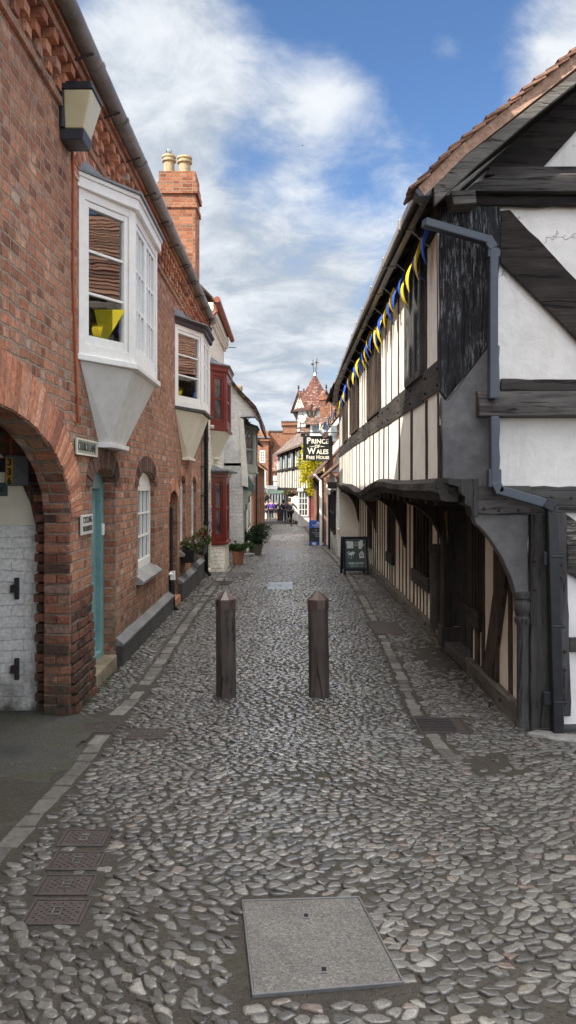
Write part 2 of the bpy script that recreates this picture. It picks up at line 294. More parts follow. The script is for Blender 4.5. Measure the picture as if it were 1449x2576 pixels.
def bed():
    m, T = mat('cobble_bed'); p = pos(T); n = T.noise(p, 60, 6, .7).outputs[0]; n2 = T.noise(p, 1.6, 5, .65).outputs[0]; n3 = T.noise(p, 7, 4, .6).outputs[0]
    vd = T.n('ShaderNodeTexVoronoi', Vector=p, Scale=85.0); vr = T.n('ShaderNodeSeparateColor', Color=vd.outputs['Color']).outputs[0]
    c = T.ramp(n2, [(.3, (.026, .021, .015)), (.5, (.043, .035, .026)), (.62, (.036, .034, .019)), (.75, (.060, .048, .037))])
    c = T.mix(1.0, c, T.ramp(n, [(.3, .5), (.72, 1.5)]), 'MULTIPLY')
    grit = T.math('MULTIPLY', T.math('GREATER_THAN', vr, .62), T.ramp(vd.outputs['Distance'], [(.30, 1.0), (.42, 0.0)]))
    c = T.mix(T.math('MULTIPLY', grit, .8), c, T.ramp(vr, [(.62, (.035, .032, .027)), (.8, (.08, .076, .066)), (.95, (.15, .135, .11)), (1, (.11, .065, .045))]))
    h = T.math('ADD', T.math('ADD', T.math('MULTIPLY', n3, 1.0), T.math('MULTIPLY', n, .4)), T.math('MULTIPLY', grit, .45))
    out(T, P(T, c, .62, bump(T, h, .016), spec=.5))
bed()
def asphalt():
    m, T = mat('asphalt'); p = pos(T); n = T.noise(p, 70, 5, .75).outputs[0]; n2 = T.noise(p, 1.8, 5, .6).outputs[0]; n3 = T.noise(p, 24, 3, .6).outputs[0]
    c = T.ramp(n2, [(.35, (.045, .047, .043)), (.5, (.070, .067, .058)), (.60, (.055, .058, .030)), (.72, (.11, .10, .088))])
    c = T.mix(1.0, c, T.ramp(n, [(.3, .4), (.7, 1.7)]), 'MULTIPLY')
    c = T.mix(T.ramp(n3, [(.66, 0.0), (.7, .8)]), c, (.17, .16, .14, 1))
    out(T, P(T, c, .75, bump(T, n, .014), spec=.4))
asphalt()
piece('sett_stone', [(0, (.085, .080, .070)), (.5, (.135, .128, .113)), (1, (.20, .19, .17))], .6, 22, .006, .45)
def granite():
    m, T = mat('cover_concrete'); p = pos(T)
    v = T.n('ShaderNodeTexVoronoi', Vector=p, Scale=150.0).outputs['Color']; v = T.n('ShaderNodeSeparateColor', Color=v).outputs[0]
    n = T.noise(p, 5, 4, .6).outputs[0]
    c = T.mix(1.0, T.ramp(v, [(0, (.085, .083, .078)), (.4, (.135, .130, .118)), (.85, (.17, .162, .148)), (1, (.24, .22, .20))]), T.ramp(n, [(.3, .82), (.7, 1.12)]), 'MULTIPLY')
    out(T, P(T, c, .62, bump(T, v, .002), spec=.4))
granite()
# ------------------------------------------------------------------ geometry helpers
class Fr:       # a local frame: u along U, v up, w outwards
    def __init__(s, o, U, N, V=(0, 0, 1)): s.o, s.U, s.N, s.V = Vector(o), Vector(U).normalized(), Vector(N).normalized(), Vector(V).normalized()
    def p(s, u, v, w=0.0): return s.o + s.U*u + s.V*v + s.N*w
class MB:
    def __init__(s, pr=True): s.v = []; s.f = []; s.r = []; s.cur = .5; s.pc = []
    def add(s, pts, faces):
        b = len(s.v); s.pc.append((b, b+len(pts), len(s.f), len(s.f)+len(faces))); s.v += [Vector(q) for q in pts]; s.r += [s.cur]*len(pts); s.f += [[b+i for i in f] for f in faces]
    def shuf(s): s.cur = random.random()
    def box(s, fr, u0, u1, v0, v1, w0, w1, shuf=True):
        if shuf: s.shuf()
        q = [fr.p(u, v, w_) for w_ in (w0, w1) for v in (v0, v1) for u in (u0, u1)]
        s.add(q, [(0, 1, 3, 2), (4, 6, 7, 5), (0, 4, 5, 1), (2, 3, 7, 6), (0, 2, 6, 4), (1, 5, 7, 3)])
    def poly(s, fr, pts, w0, w1, shuf=True):
        if shuf: s.shuf()
        n = len(pts); q = [fr.p(a, b, w0) for a, b in pts] + [fr.p(a, b, w1) for a, b in pts]
        s.add(q, [list(range(n)), list(range(n, 2*n))[::-1]] + [(i, (i+1) % n, n+(i+1) % n, n+i) for i in range(n)])
    def quad(s, *q): s.add(q, [list(range(len(q)))])
    def bar(s, a, b, wd, dp, up=(0, 0, 1), w2=None):     # square-section beam between two points
        s.shuf(); a, b = Vector(a), Vector(b); d = (b-a).normalized(); x = d.cross(Vector(up)).normalized(); y = x.cross(d).normalized(); w2 = w2 or wd
        q = [a+x*i*wd/2+y*j*dp/2 for i, j in ((-1, -1), (1, -1), (1, 1), (-1, 1))] + [b+x*i*w2/2+y*j*dp/2 for i, j in ((-1, -1), (1, -1), (1, 1), (-1, 1))]
        s.add(q, [(0, 1, 2, 3), (7, 6, 5, 4), (0, 4, 5, 1), (1, 5, 6, 2), (2, 6, 7, 3), (3, 7, 4, 0)])
    def tube(s, pts, r, n=10, arc=(0, 2*math.pi), up=(0, 0, 1)):
        pts = [Vector(q) for q in pts]; rs = r if isinstance(r, (list, tuple)) else [r]*len(pts); full = abs(arc[1]-arc[0]-2*math.pi) < 1e-6
        q = []; m = n if full else n+1
        for i, c in enumerate(pts):
            d = (pts[min(i+1, len(pts)-1)]-pts[max(i-1, 0)]).normalized(); u_ = Vector(up)
            if abs(d.dot(u_)) > .95: u_ = Vector((0, 1, 0)) if abs(d.y) < .9 else Vector((1, 0, 0))
            x = d.cross(u_).normalized(); y = x.cross(d).normalized()
            q += [c+(x*math.cos(arc[0]+(arc[1]-arc[0])*k/n)+y*math.sin(arc[0]+(arc[1]-arc[0])*k/n))*rs[i] for k in range(m)]
        fs = [(i*m+k, i*m+(k+1) % m, (i+1)*m+(k+1) % m, (i+1)*m+k) for i in range(len(pts)-1) for k in range(n)]
        if full: fs += [list(range(m))[::-1], list(range((len(pts)-1)*m, len(pts)*m))]
        s.add(q, fs)
    def lathe(s, c, prof, n=20, sq=None):
        c = Vector(c); q = []
        for r, z in prof: q += [c+Vector((r*math.cos(2*math.pi*(k+.5)/n), r*math.sin(2*math.pi*(k+.5)/n), z)) for k in range(n)]
        m = len(prof); s.add(q, [(i*n+k, i*n+(k+1) % n, (i+1)*n+(k+1) % n, (i+1)*n+k) for i in range(m-1) for k in range(n)] + [list(range(n))[::-1], list(range((m-1)*n, m*n))])
    def leaves(s, c, rad, n, size, flat_=1.0, clump=0):
        c = Vector(c); cl = [Vector((random.gauss(0, .45)*rad[0], random.gauss(0, .45)*rad[1], random.gauss(0, .45)*rad[2])) for _ in range(clump)] if clump else None
        for _ in range(n):
            s.cur = random.random()
            if cl:
                k = random.choice(cl); o = k+Vector([random.gauss(0, .22)*rad[i] for i in range(3)])
            else:
                d = Vector([random.gauss(0, 1) for _ in range(3)]).normalized()*random.random()**.4; o = Vector((d.x*rad[0], d.y*rad[1], d.z*rad[2]))
            a = Vector([random.gauss(0, 1) for _ in range(3)]).normalized(); b = a.cross(Vector([random.gauss(0, 1) for _ in range(3)])).normalized(); z = size*random.uniform(.6, 1.3)
            s.add([c+o-a*z, c+o+b*z*.45*flat_, c+o+a*z, c+o-b*z*.45*flat_], [(0, 1, 2, 3)])
def smooth_by(me, ang=40):
    me.polygons.foreach_set('use_smooth', [True]*len(me.polygons)); me.set_sharp_from_angle(angle=math.radians(ang))
def obj(name, mb, m, parent=None, smooth=0, bevel=0, label=None, fix=True):
    base = parent_base(parent); me = bpy.data.meshes.new(name)
    me.from_pydata([tuple(q-base) for q in mb.v], [], mb.f)
    if fix:
        bm = bmesh.new(); bm.from_mesh(me); bmesh.ops.recalc_face_normals(bm, faces=bm.faces); bm.to_mesh(me); bm.free()
    a = me.attributes.new('rnd', 'FLOAT', 'POINT'); a.data.foreach_set('value', mb.r)
    if smooth: smooth_by(me, smooth)
    me.materials.append(MATS[m]); o = bpy.data.objects.new(name, me); COL.objects.link(o)
    if parent: o.parent = parent
    if bevel:
        b = o.modifiers.new('bevel', 'BEVEL'); b.width = bevel; b.segments = 2; b.limit_method = 'ANGLE'; b.harden_normals = False
    if label: o['label'] = label
    return o
def each(name, mb, m, parent, **kw):      # every piece of the builder becomes a part of its own
    for a, b, c, d in mb.pc:
        q = MB(); q.v = mb.v[a:b]; q.r = mb.r[a:b]; q.f = [[i-a for i in f] for f in mb.f[c:d]]; obj(name, q, m, parent, **kw)
def parent_base(p):
    b = Vector((0, 0, 0))
    while p is not None: b = b+Vector(p.location); p = p.parent
    return b
def thing(name, label, cat, loc=(0, 0, 0), group=None):
    o = bpy.data.objects.new(name, None); COL.objects.link(o); o.location = loc; o.empty_display_size = .1
    o['label'] = label; o['category'] = cat
    if group: o['group'] = group
    return o
def tag(o, label, cat, group=None):
    o['label'] = label; o['category'] = cat
    if group: o['group'] = group
    return o
def struct(o, kind='structure'): o['kind'] = kind; return o
def dup(o, delta, label, parent=None):
    c = o.copy(); COL.objects.link(c)
    if parent is not None: c.parent = parent
    else: c.location = Vector(o.location)+Vector(delta); c['label'] = label
    for ch in list(o.children): dup(ch, delta, None, c)
    return c
def text(name, s, fr, u, v, size, m, parent, wout=.004, ext=.002, bold=0.0, xs=1.0, align='CENTER', space=1.0):
    cu = bpy.data.curves.new(name, 'FONT'); cu.body = s; cu.size = size; cu.extrude = ext; cu.offset = bold; cu.align_x = align; cu.align_y = 'CENTER'; cu.space_character = space
    cu.resolution_u = 3
    t = bpy.data.objects.new(name, cu); COL.objects.link(t); bpy.context.view_layer.update()
    me = bpy.data.meshes.new_from_object(t.evaluated_get(bpy.context.evaluated_depsgraph_get())); bpy.data.objects.remove(t)
    base = parent_base(parent)
    for q in me.vertices: q.co = fr.p(u+q.co.x*xs, v+q.co.y, wout+q.co.z)-base
    me.name = name; me.materials.clear(); me.materials.append(MATS[m]); o = bpy.data.objects.new(name, me); COL.objects.link(o); o.parent = parent; return o
def gz(Y): return 0.0 if Y < 15 else -.0228*(Y-19)*1.0 if Y > 23 else -.0228*(Y-15)**2/16
# survey readings of the photograph: a point on a plane at distance Y, or on a wall at offset x
def sx(X, Y): return (X-FX)/F*Y
def sz(y, Y): return H+(HY-y)/F*Y
def yat(X, x): return x*F/(X-FX)
def rough(pts, step=.12, amp=.006):      # hand-cut edge: subdivide and wander a little
    o = []; n = len(pts)
    for i in range(n):
        a, b = pts[i], pts[(i+1) % n]; L = math.hypot(b[0]-a[0], b[1]-a[1]); k = max(1, min(40, int(L/step)))
        for j in range(k):
            t = j/k; w_ = amp if j else amp*.3; o.append((a[0]+(b[0]-a[0])*t+random.uniform(-w_, w_), a[1]+(b[1]-a[1])*t+random.uniform(-w_, w_)))
    return o
def stud(mb, fr, u, wd, v0, v1, w0, w1, lean=0):
    mb.poly(fr, rough([(u-wd/2, v0), (u+wd/2, v0), (u+wd/2*random.uniform(.8, 1.1)+lean, v1), (u-wd/2*random.uniform(.8, 1.1)+lean, v1)], .11, .007), w0, w1)
def wall(mb, fr, u0, u1, v0, v1, ops, depth, n=12):
    """facade sheet with openings (ua, ub, va, vb, rise[, depth]); reveals go back by depth"""
    bs = sorted({u0, u1, *[o[0] for o in ops], *[o[1] for o in ops], *[o[0]+(o[1]-o[0])*(.5-.5*math.cos(math.pi*k/n)) for o in ops if o[4] for k in range(n+1)]})
    bs = [b for b in bs if u0-1e-6 <= b <= u1+1e-6]
    def top(o, u):
        c, h = (o[0]+o[1])/2, (o[1]-o[0])/2
        return o[3]+o[4]*math.sqrt(max(0, 1-((u-c)/h)**2)) if o[4] else o[3]
    for a, b in zip(bs, bs[1:]):
        if b-a < 1e-5: continue
        mid = (a+b)/2; cur = [(v0, v0)]
        for o in sorted([o for o in ops if o[0] < mid < o[1]], key=lambda o: o[2]):
            mb.quad(fr.p(a, cur[-1][0]), fr.p(b, cur[-1][1]), fr.p(b, o[2]), fr.p(a, o[2]))
            cur.append((top(o, a), top(o, b))); d = -(o[5] if len(o) > 5 else depth)
            mb.quad(fr.p(a, top(o, a)), fr.p(b, top(o, b)), fr.p(b, top(o, b), d), fr.p(a, top(o, a), d))
            mb.quad(fr.p(a, o[2]), fr.p(b, o[2]), fr.p(b, o[2], d), fr.p(a, o[2], d))
        mb.quad(fr.p(a, cur[-1][0]), fr.p(b, cur[-1][1]), fr.p(b, v1), fr.p(a, v1))
    for o in ops:
        d = -(o[5] if len(o) > 5 else depth)
        for e in (o[0], o[1]):
            mb.quad(fr.p(e, o[2]), fr.p(e, top(o, e)), fr.p(e, top(o, e), d), fr.p(e, o[2], d))
def arch_ring(mb, fr, uc, hw, vs_, rise, thick, n, w0=-.01, w1=.012, gap=.12, inner=.004):
    for k in range(n):
        a0, a1 = math.pi*(k+gap/2)/n, math.pi*(k+1-gap/2)/n; pts = []
        for a, e in ((a0, inner), (a1, inner), (a1, thick), (a0, thick)): pts.append((uc-(hw+e)*math.cos(a), vs_+(rise+e)*math.sin(a)))
        mb.poly(fr, pts, w0, w1+random.uniform(-.004, .004))
def frame_win(name, fr, u0, u1, v0, v1, cols, rows, parent, paint='white_paint', depth=.05, st=.06, bar=.022, rise=0, pane='window_glass', bottom=None, w=0.0):
    """window part with frame mesh and a pane sub-part"""
    mb = MB(); bt = bottom or st
    mb.box(fr, u0, u0+st, v0, v1, w-depth, w); mb.box(fr, u1-st, u1, v0, v1, w-depth, w)
    mb.box(fr, u0+st, u1-st, v0, v0+bt, w-depth, w-.002); mb.box(fr, u0+st, u1-st, v1-st, v1, w-depth, w-.002)
    for k in range(1, cols):
        u = u0+st+(u1-u0-2*st)*k/cols; mb.box(fr, u-bar/2, u+bar/2, v0+bt, v1-st, w-depth, w-.008)
    for k in range(1, rows):
        v = v0+bt+(v1-st-v0-bt)*k/rows; mb.box(fr, u0+st, u1-st, v-bar/2, v+bar/2, w-depth, w-.010)
    if rise:
        c, h = (u0+u1)/2, (u1-u0)/2; mb.poly(fr, [(c-h*math.cos(math.pi*k/12), v1+.001+rise*math.sin(math.pi*k/12)) for k in range(13)], w-depth, w-.003)
    o = obj(name, mb, paint, parent, bevel=.003)
    g = MB(); g.quad(fr.p(u0+st*.5, v0+bt*.5, w-depth*.7), fr.p(u1-st*.5, v0+bt*.5, w-depth*.7), fr.p(u1-st*.5, v1-st*.5, w-depth*.7), fr.p(u0+st*.5, v1-st*.5, w-depth*.7))
    obj('pane', g, pane, o); return o
def oriel(parent, x, s, ys, y1, y2, ye, z0, z1, proj, paint, facet_cols, front, rows, corbel=None, cor_paint='grey_white_render', fascia=.12, roofm='lead_grey', fasc_paint=None, pane='clear_glass', over=.05, name='bay_window', sill_paint=None, rail=.09, post=.07, tipY=None, sash=False):
    """canted bay on a wall plane at x, facing s (+1 towards +x); plan points A B C D"""
    pl = [(x, ys), (x+s*proj, y1), (x+s*proj, y2), (x, ye)]
    def plan(e): # offset outline
        return [(x, ys-e*1.2), (x+s*(proj+e), y1-e*.8), (x+s*(proj+e), y2+e*.8), (x, ye+e*1.2)]
    mb = MB(); gl = MB()
    for (a, b), cols in zip(((0, 1), (1, 2), (2, 3)), (facet_cols, front, facet_cols)):
        A, B = Vector((*pl[a], 0)), Vector((*pl[b], 0)); U = (B-A).normalized(); N = Vector((U.y, -U.x, 0))
        if N.x*s < 0: N = -N
        L = (B-A).length; fr = Fr(A, U, N)
        mb.box(fr, 0, post, z0, z1, -.08, 0); mb.box(fr, L-post, L, z0, z1, -.08, 0)
        mb.box(fr, post, L-post, z0, z0+rail, -.07, -.003); mb.box(fr, post, L-post, z1-rail*.8, z1, -.07, -.003)
        ng = cols[0]; cw = (L-2*post)/ng
        for g in range(ng):
            a0, a1 = post+cw*g, post+cw*(g+1); st = min(.05, cw*.16); q0, q1 = z0+rail, z1-rail*.8
            mb.box(fr, a0+.004, a0+st, q0, q1, -.06, -.012); mb.box(fr, a1-st, a1-.004, q0, q1, -.06, -.012)
            mb.box(fr, a0+st, a1-st, q0+.003, q0+st*1.5, -.06, -.014); mb.box(fr, a0+st, a1-st, q1-st, q1-.003, -.06, -.014)
            for k in range(1, cols[1]):
                u = a0+st+(cw-2*st)*k/cols[1]; mb.box(fr, u-.010, u+.010, q0+st, q1-st, -.055, -.02)
            for k in range(1, rows):
                v = q0+st*1.5+(q1-st-q0-st*1.5)*k/rows; hh = .024 if sash else .011; mb.box(fr, a0+st, a1-st, v-hh, v+hh, -.055, -.022)
        gl.quad(fr.p(post*.5, z0+rail*.5, -.042), fr.p(L-post*.5, z0+rail*.5, -.042), fr.p(L-post*.5, z1-rail*.4, -.042), fr.p(post*.5, z1-rail*.4, -.042))
    b = obj(name, mb, paint, parent, bevel=.004); obj('pane', gl, pane, b, fix=False)
    m2 = MB(); XY = Fr((0, 0, 0), (1, 0, 0), (0, 0, 1), (0, 1, 0))
    m2.poly(XY, plan(over*.6), z0-.05, z0); obj('sill', m2, sill_paint or paint, b, bevel=.006)
    m3 = MB(); m3.poly(XY, plan(over*.7), z1, z1+fascia*.7); m3.poly(XY, plan(over), z1+fascia*.7, z1+fascia); obj('fascia', m3, fasc_paint or paint, b, bevel=.006)
    m4 = MB(); lo = [Vector((*q, z1+fascia)) for q in plan(over+.02)]; hi_ = [Vector((x, ys+.12, z1+fascia+.16)), Vector((x+s*proj*.45, y1, z1+fascia+.10)), Vector((x+s*proj*.45, y2, z1+fascia+.10)), Vector((x, ye-.12, z1+fascia+.16))]
    lo2 = [q+Vector((0, 0, .02)) for q in lo]; m4.add(lo+lo2+hi_, [(0, 1, 2, 3), (0, 1, 5, 4), (1, 2, 6, 5), (2, 3, 7, 6), (4, 5, 9, 8), (5, 6, 10, 9), (6, 7, 11, 10), (8, 9, 10, 11)]); obj('roof', m4, roofm, b)
    if corbel:
        zc, c0, c1, e = corbel; m5 = MB(); t = plan(-.02); t = [Vector((*q, z0-.05)) for q in t]
        bt = [Vector((x, c0, zc)), Vector((x+s*e, c0+.08, zc)), Vector((x+s*e, c1-.08, zc)), Vector((x, c1, zc))]
        m5.add(t+bt, [(0, 1, 2, 3), (4, 5, 6, 7), (0, 1, 5, 4), (1, 2, 6, 5), (2, 3, 7, 6), (3, 0, 4, 7)])
        m5.poly(XY, [(x, c0-.03), (x+s*(e+.03), c0+.04), (x+s*(e+.03), c1-.04), (x, c1+.03)], zc-.045, zc-.001); obj('corbel', m5, cor_paint, b, bevel=.006)
    return b
LF = lambda x: Fr((x, 0, 0), (0, 1, 0), (1, 0, 0))       # left wall: u = distance, v = height, w = towards the lane
RF = lambda x: Fr((x, 0, 0), (0, 1, 0), (-1, 0, 0))      # right wall
CF = lambda Y: Fr((0, Y, 0), (1, 0, 0), (0, -1, 0))      # a wall facing the camera: u = x
WF = Fr((0, 0, 0), (1, 0, 0), (0, 1, 0))
XY = Fr((0, 0, 0), (1, 0, 0), (0, 0, 1), (0, 1, 0))
# ------------------------------------------------------------------ ground
g = MB(); xs = [-600, -60, -12, -4, -2, 0, 2, 4, 12, 60, 600]; ys = [-300, -20, 0] + [2*k for k in range(1, 52)] + [150, 400, 900]
for j, y in enumerate(ys):
    for x in xs: g.v.append(Vector((x, y, gz(min(y, 90))-.02))); g.r.append(.5)
n_ = len(xs); g.f = [[j*n_+i, j*n_+i+1, (j+1)*n_+i+1, (j+1)*n_+i] for j in range(len(ys)-1) for i in range(n_-1)]
struct(obj('ground', g, 'cobble_bed', smooth=60))
def strip(name, pts, m, z=.0):    # flat sheet from left/right edge pairs
    s = MB()
    for (xa, xb, y) in pts: s.v += [Vector((xa, y, gz(y)+z)), Vector((xb, y, gz(y)+z))]; s.r += [.5, .5]
    s.f = [[2*i, 2*i+1, 2*i+3, 2*i+2] for i in range(len(pts)-1)]; return obj(name, s, m)
struct(strip('road', [(-3.6, 3.6, y) for y in (1.4, 3, 5.6)] + [(-3.6, 2.4, 5.7)] + [(-1.75, 1.85, y) for y in (6.2, 8, 11, 14, 16, 17, 18, 19, 20, 21, 22, 23, 26, 30, 40, 50)] + [(-3, 2, 60), (-3.5, 2.5, 80)], 'cobble_bed', .0055))
def grid_sheet(name, poly_fn, x0, x1, y0, y1, nx, ny, z, amp, m):
    s = MB(); idx = {}
    for j in range(ny+1):
        for i in range(nx+1):
            x = x0+(x1-x0)*i/nx; y = y0+(y1-y0)*j/ny
            idx[i, j] = len(s.v); s.v.append(Vector((x, y, z+amp*(math.sin(x*3.1+y*2.3)+math.sin(x*1.2-y*4.1))*.5))); s.r.append(.5)
    for j in range(ny):
        for i in range(nx):
            x = x0+(x1-x0)*(i+.5)/nx; y = y0+(y1-y0)*(j+.5)/ny
            if poly_fn(x, y): s.f.append([idx[i, j], idx[i+1, j], idx[i+1, j+1], idx[i, j+1]])
    return obj(name, s, m, smooth=60)
lx = lambda y: float(np.interp(y, [2.2, 3.79, 4.97, 6.1, 6.67, 10.7, 12.7, 16, 30], [-1.52, -1.365, -1.295, -1.30, -1.25, -1.30, -1.29, -1.27, -1.05]))   # left channel centre line
rx = lambda y: float(np.interp(y, [4.6, 5.3, 6.09, 8.85, 11.8, 15.4, 20, 30], [1.12, 1.02, .985, 1.08, 1.147, 1.19, 1.16, .95]))
wob = lambda y: .03*math.sin(y*9)+.02*math.sin(y*23+1)
struct(grid_sheet('asphalt_pavement', lambda x, y: x < lx(y)-.07+wob(y) and y < 6.16-.05*math.sin(x*7) + .0*x, -4.2, -1.1, 1.6, 6.4, 90, 140, .008, .006, 'asphalt'))
COVERS = [(-1.12, -.895, 3.86, 3.99+.06), (-1.10, -.865, 3.62, 3.81), (-1.085, -.85, 3.40, 3.58), (-1.065, -.825, 3.17, 3.37)]
MAN = (-.157, .372, 2.745, 3.355)    # big concrete cover, slightly skewed
HOLES = COVERS + [(-1.49, -1.24, 5.64, 5.86), (-1.11, -.86, 5.50, 5.73), (.93, 1.30, 5.62, 5.99), (1.02, 1.39, 9.36, 10.2), (-.36, .09, 13.5, 14.4), (-1.34, -1.03, 14.0, 14.6), (-1.28, -.78, 15.2, 16.0), (-.19, .40, 2.70, 3.40)]
# ------------------------------------------------------------------ cobbles: thousands of real rounded stones
def vnoise(x, y, s, seed):
    r = np.random.RandomState(seed); a = r.rand(64, 64); X = x/s % 63; Y = y/s % 63; i = X.astype(int); j = Y.astype(int); fx = X-i; fy = Y-j; fx = fx*fx*(3-2*fx); fy = fy*fy*(3-2*fy)
    return (a[i, j]*(1-fx)*(1-fy)+a[i+1, j]*fx*(1-fy)+a[i, j+1]*(1-fx)*fy+a[i+1, j+1]*fx*fy)*2-1
GV = np.vectorize(gz)
def cobbles(name, x0, x1, y0, y1, sxx, syy, K, rings, seed, gap, keep=1.0, jit=.36, hgt=.013, pn=9):
    r = np.random.RandomState(seed); nr = int((y1-y0)/syy)+6; nc = int((x1-x0)/sxx)+6
    gy, gx = np.meshgrid(np.arange(nr)-3, np.arange(nc)-3, indexing='ij')
    ay = y0+(gy+.5+r.uniform(-jit, jit, gy.shape))*syy; ax = x0+(gx+.5+(gy % 2)*.5+r.uniform(-jit, jit, gx.shape))*sxx
    Pt = np.stack([ax/(sxx/syy), ay], -1); th = 2*np.pi*(np.arange(K)+.5)/K; D = np.stack([np.cos(th), np.sin(th)], -1)
    acc = np.zeros(Pt.shape[:2]+(K,)); 
    for dy in (-2, -1, 0, 1, 2):
        for dx in (-2, -1, 0, 1, 2):
            if dx == 0 and dy == 0: continue
            d = np.roll(Pt, (-dy, -dx), (0, 1))-Pt; d2 = (d**2).sum(-1)/2; dd = d@D.T
            rr = np.where(dd > 1e-6, d2[..., None]/np.maximum(dd, 1e-6), 1e3); acc += (1/rr)**pn
    R = acc**(-1./pn)
    ph = r.uniform(0, 6.28, (3,)+R.shape[:2])[..., None]; R = R*(1+.07*np.cos(2*th+ph[0])+.055*np.cos(3*th+ph[1])+.035*np.cos(5*th+ph[2])-.05)
    R = R*(gap+r.uniform(-.12, .0, R.shape[:2])[..., None]) * (1+r.uniform(-.11, .06, R.shape))
    sl = (slice(2, -2), slice(2, -2)); cx = ax[sl].ravel(); cy = ay[sl].ravel(); R = R[sl].reshape(-1, K)
    sw = vnoise(cx+50, cy+50, 1.1, 3)*.95*np.clip((7-cy)/4, .12, 1)+r.uniform(-.18, .18, cx.shape)   # slow turning of the courses
    wx_ = cx+.05*vnoise(cx+20, cy+20, .7, 5); wy_ = cy+.05*vnoise(cx+20, cy+20, .6, 6)
    left = np.array([lx(v) for v in wy_]); right = np.array([rx(v) for v in wy_])
    m = np.abs(wx_-left) > .10
    m &= (wy_ > 5.2) & (np.abs(wx_-right) > .085) | (wy_ <= 5.2)
    m &= ~((wx_ < left-.07) & (wy_ < 6.22+.1*np.sin(wx_*9)))
    m &= ~((wx_ > 1.70) & (wy_ > 5.62)) & ~((wx_ < -1.60) & (wy_ > 6.1))
    for a, b, c, d in HOLES[:-1]: m &= ~((wx_ > a-.018) & (wx_ < b+.018) & (wy_ > c-.014) & (wy_ < d+.014))
    m &= ~((wx_ > -.205+.0*wy_) & (wx_ < .425-(wy_-2.75)*.18) & (wy_ > 2.70) & (wy_ < 3.395))
    patch = np.exp(-(((wx_-1.50)/.24)**2+((wy_-8.1)/.8)**2))+np.exp(-(((wx_-1.25)/.2)**2+((wy_-5.0)/.16)**2))
    bare = vnoise(wx_+9, wy_+9, .55, 11)*.5+.5
    m &= r.rand(len(cx)) > np.clip(patch*1.3, 0, .97)
    m &= (bare < .90) | (r.rand(len(cx)) < .75)
    m &= r.rand(len(cx)) < keep
    cx, cy, wx_, wy_, sw, R = cx[m], cy[m], wx_[m], wy_[m], sw[m], R[m]; N = len(cx); cols = r.rand(N)
    prof = [(1.0, -.012), (.985, .62), (.90, .92), (.60, 1.0)] if rings == 4 else [(1.0, -.012), (.86, .85)]
    hz = hgt*r.uniform(.55, 1.25, N); tx = r.normal(0, .09, N); ty = r.normal(0, .12, N); V = []
    ca, sa = np.cos(sw), np.sin(sw)
    for q, z in prof:
        ox = R*q*D[:, 0]*(sxx/syy); oy = R*q*D[:, 1]; X = ox*ca[:, None]-oy*sa[:, None]; Yy = ox*sa[:, None]+oy*ca[:, None]
        Z = (np.full((N, K), z) if z < 0 else z*hz[:, None]+X*tx[:, None]+Yy*ty[:, None])
        V.append(np.stack([wx_[:, None]+X, wy_[:, None]+Yy, Z+GV(wy_)[:, None]], -1))
    V = np.concatenate(V, 1); nv = K*len(prof); base = (np.arange(N)*nv)[:, None]
    qs = []
    for i in range(len(prof)-1):
        for k in range(K): qs.append([i*K+k, i*K+(k+1) % K, (i+1)*K+(k+1) % K, (i+1)*K+k])
    qs = np.array(qs); nq = len(qs); loops = np.concatenate([(base+qs.ravel()[None]), base+np.arange((len(prof)-1)*K, nv)[None]], 1).ravel()
    cnt = np.tile(np.array([4]*nq+[K]), N); st = np.concatenate([[0], np.cumsum(cnt)[:-1]])
    me = bpy.data.meshes.new(name); me.vertices.add(N*nv); me.vertices.foreach_set('co', V.reshape(-1).astype(np.float32))
    me.loops.add(len(loops)); me.loops.foreach_set('vertex_index', loops.astype(np.int32)); me.polygons.add(len(cnt)); me.polygons.foreach_set('loop_start', st.astype(np.int32)); me.polygons.foreach_set('loop_total', cnt.astype(np.int32))
    me.update(calc_edges=True); me.polygons.foreach_set('use_smooth', np.ones(len(cnt), dtype=bool))
    a = me.attributes.new('rnd', 'FLOAT', 'POINT'); a.data.foreach_set('value', np.repeat(cols, nv).astype(np.float32))
    me.materials.append(MATS['cobble_stone']); o = bpy.data.objects.new(name, me); COL.objects.link(o); struct(o); return o
cobbles('cobbled_road', -1.75, 3.3, 2.3, 3.9, .074, .046, 16, 4, 1, .99, .99, .44, .013, 18)
cobbles('cobbled_road', -1.75, 3.3, 3.9, 5.6, .068, .040, 14, 4, 8, .99, .995, .43, .013, 18)
cobbles('cobbled_road', -1.75, 2.5, 5.6, 12, .066, .038, 11, 4, 2, .98, 1, .41, .013, 16)
cobbles('cobbled_road', -1.7, 1.75, 12, 24, .078, .048, 8, 4, 4, .95, 1, .36, .013, 9)
cobbles('cobbled_road', -1.7, 1.7, 24, 52, .10, .08, 6, 2, 5, .92, 1, .34, .013, 8)
def channel(name, cx_, ya, yb, wd, ln, seed, skip=()):
    r = random.Random(seed); s = MB(); y = ya
    while y < yb:
        L = ln*r.uniform(.6, 1.3); q = cx_(y+L/2)-cx_(y)
        if not any(a < y < b for a, b in skip):
            s.cur = r.random(); h = .008+r.uniform(-.003, .005); w2 = wd/2*r.uniform(.82, 1.08); g_ = .008; z = gz(y)
            c0, c1 = cx_(y+g_), cx_(y+L-g_); j = [r.uniform(-.012, .012) for _ in range(8)]
            b = [(c0-w2+j[0], y+g_+j[1]), (c0+w2+j[2], y+g_+j[3]), (c1+w2+j[4], y+L-g_+j[5]), (c1-w2+j[6], y+L-g_+j[7])]
            s.add([Vector((*p_, z-.03)) for p_ in b]+[Vector((*p_, z+h)) for p_ in b], [(4, 5, 6, 7), (0, 1, 5, 4), (1, 2, 6, 5), (2, 3, 7, 6), (3, 0, 4, 7)])
        y += L
    struct(obj(name, s, 'sett_stone', bevel=.006))
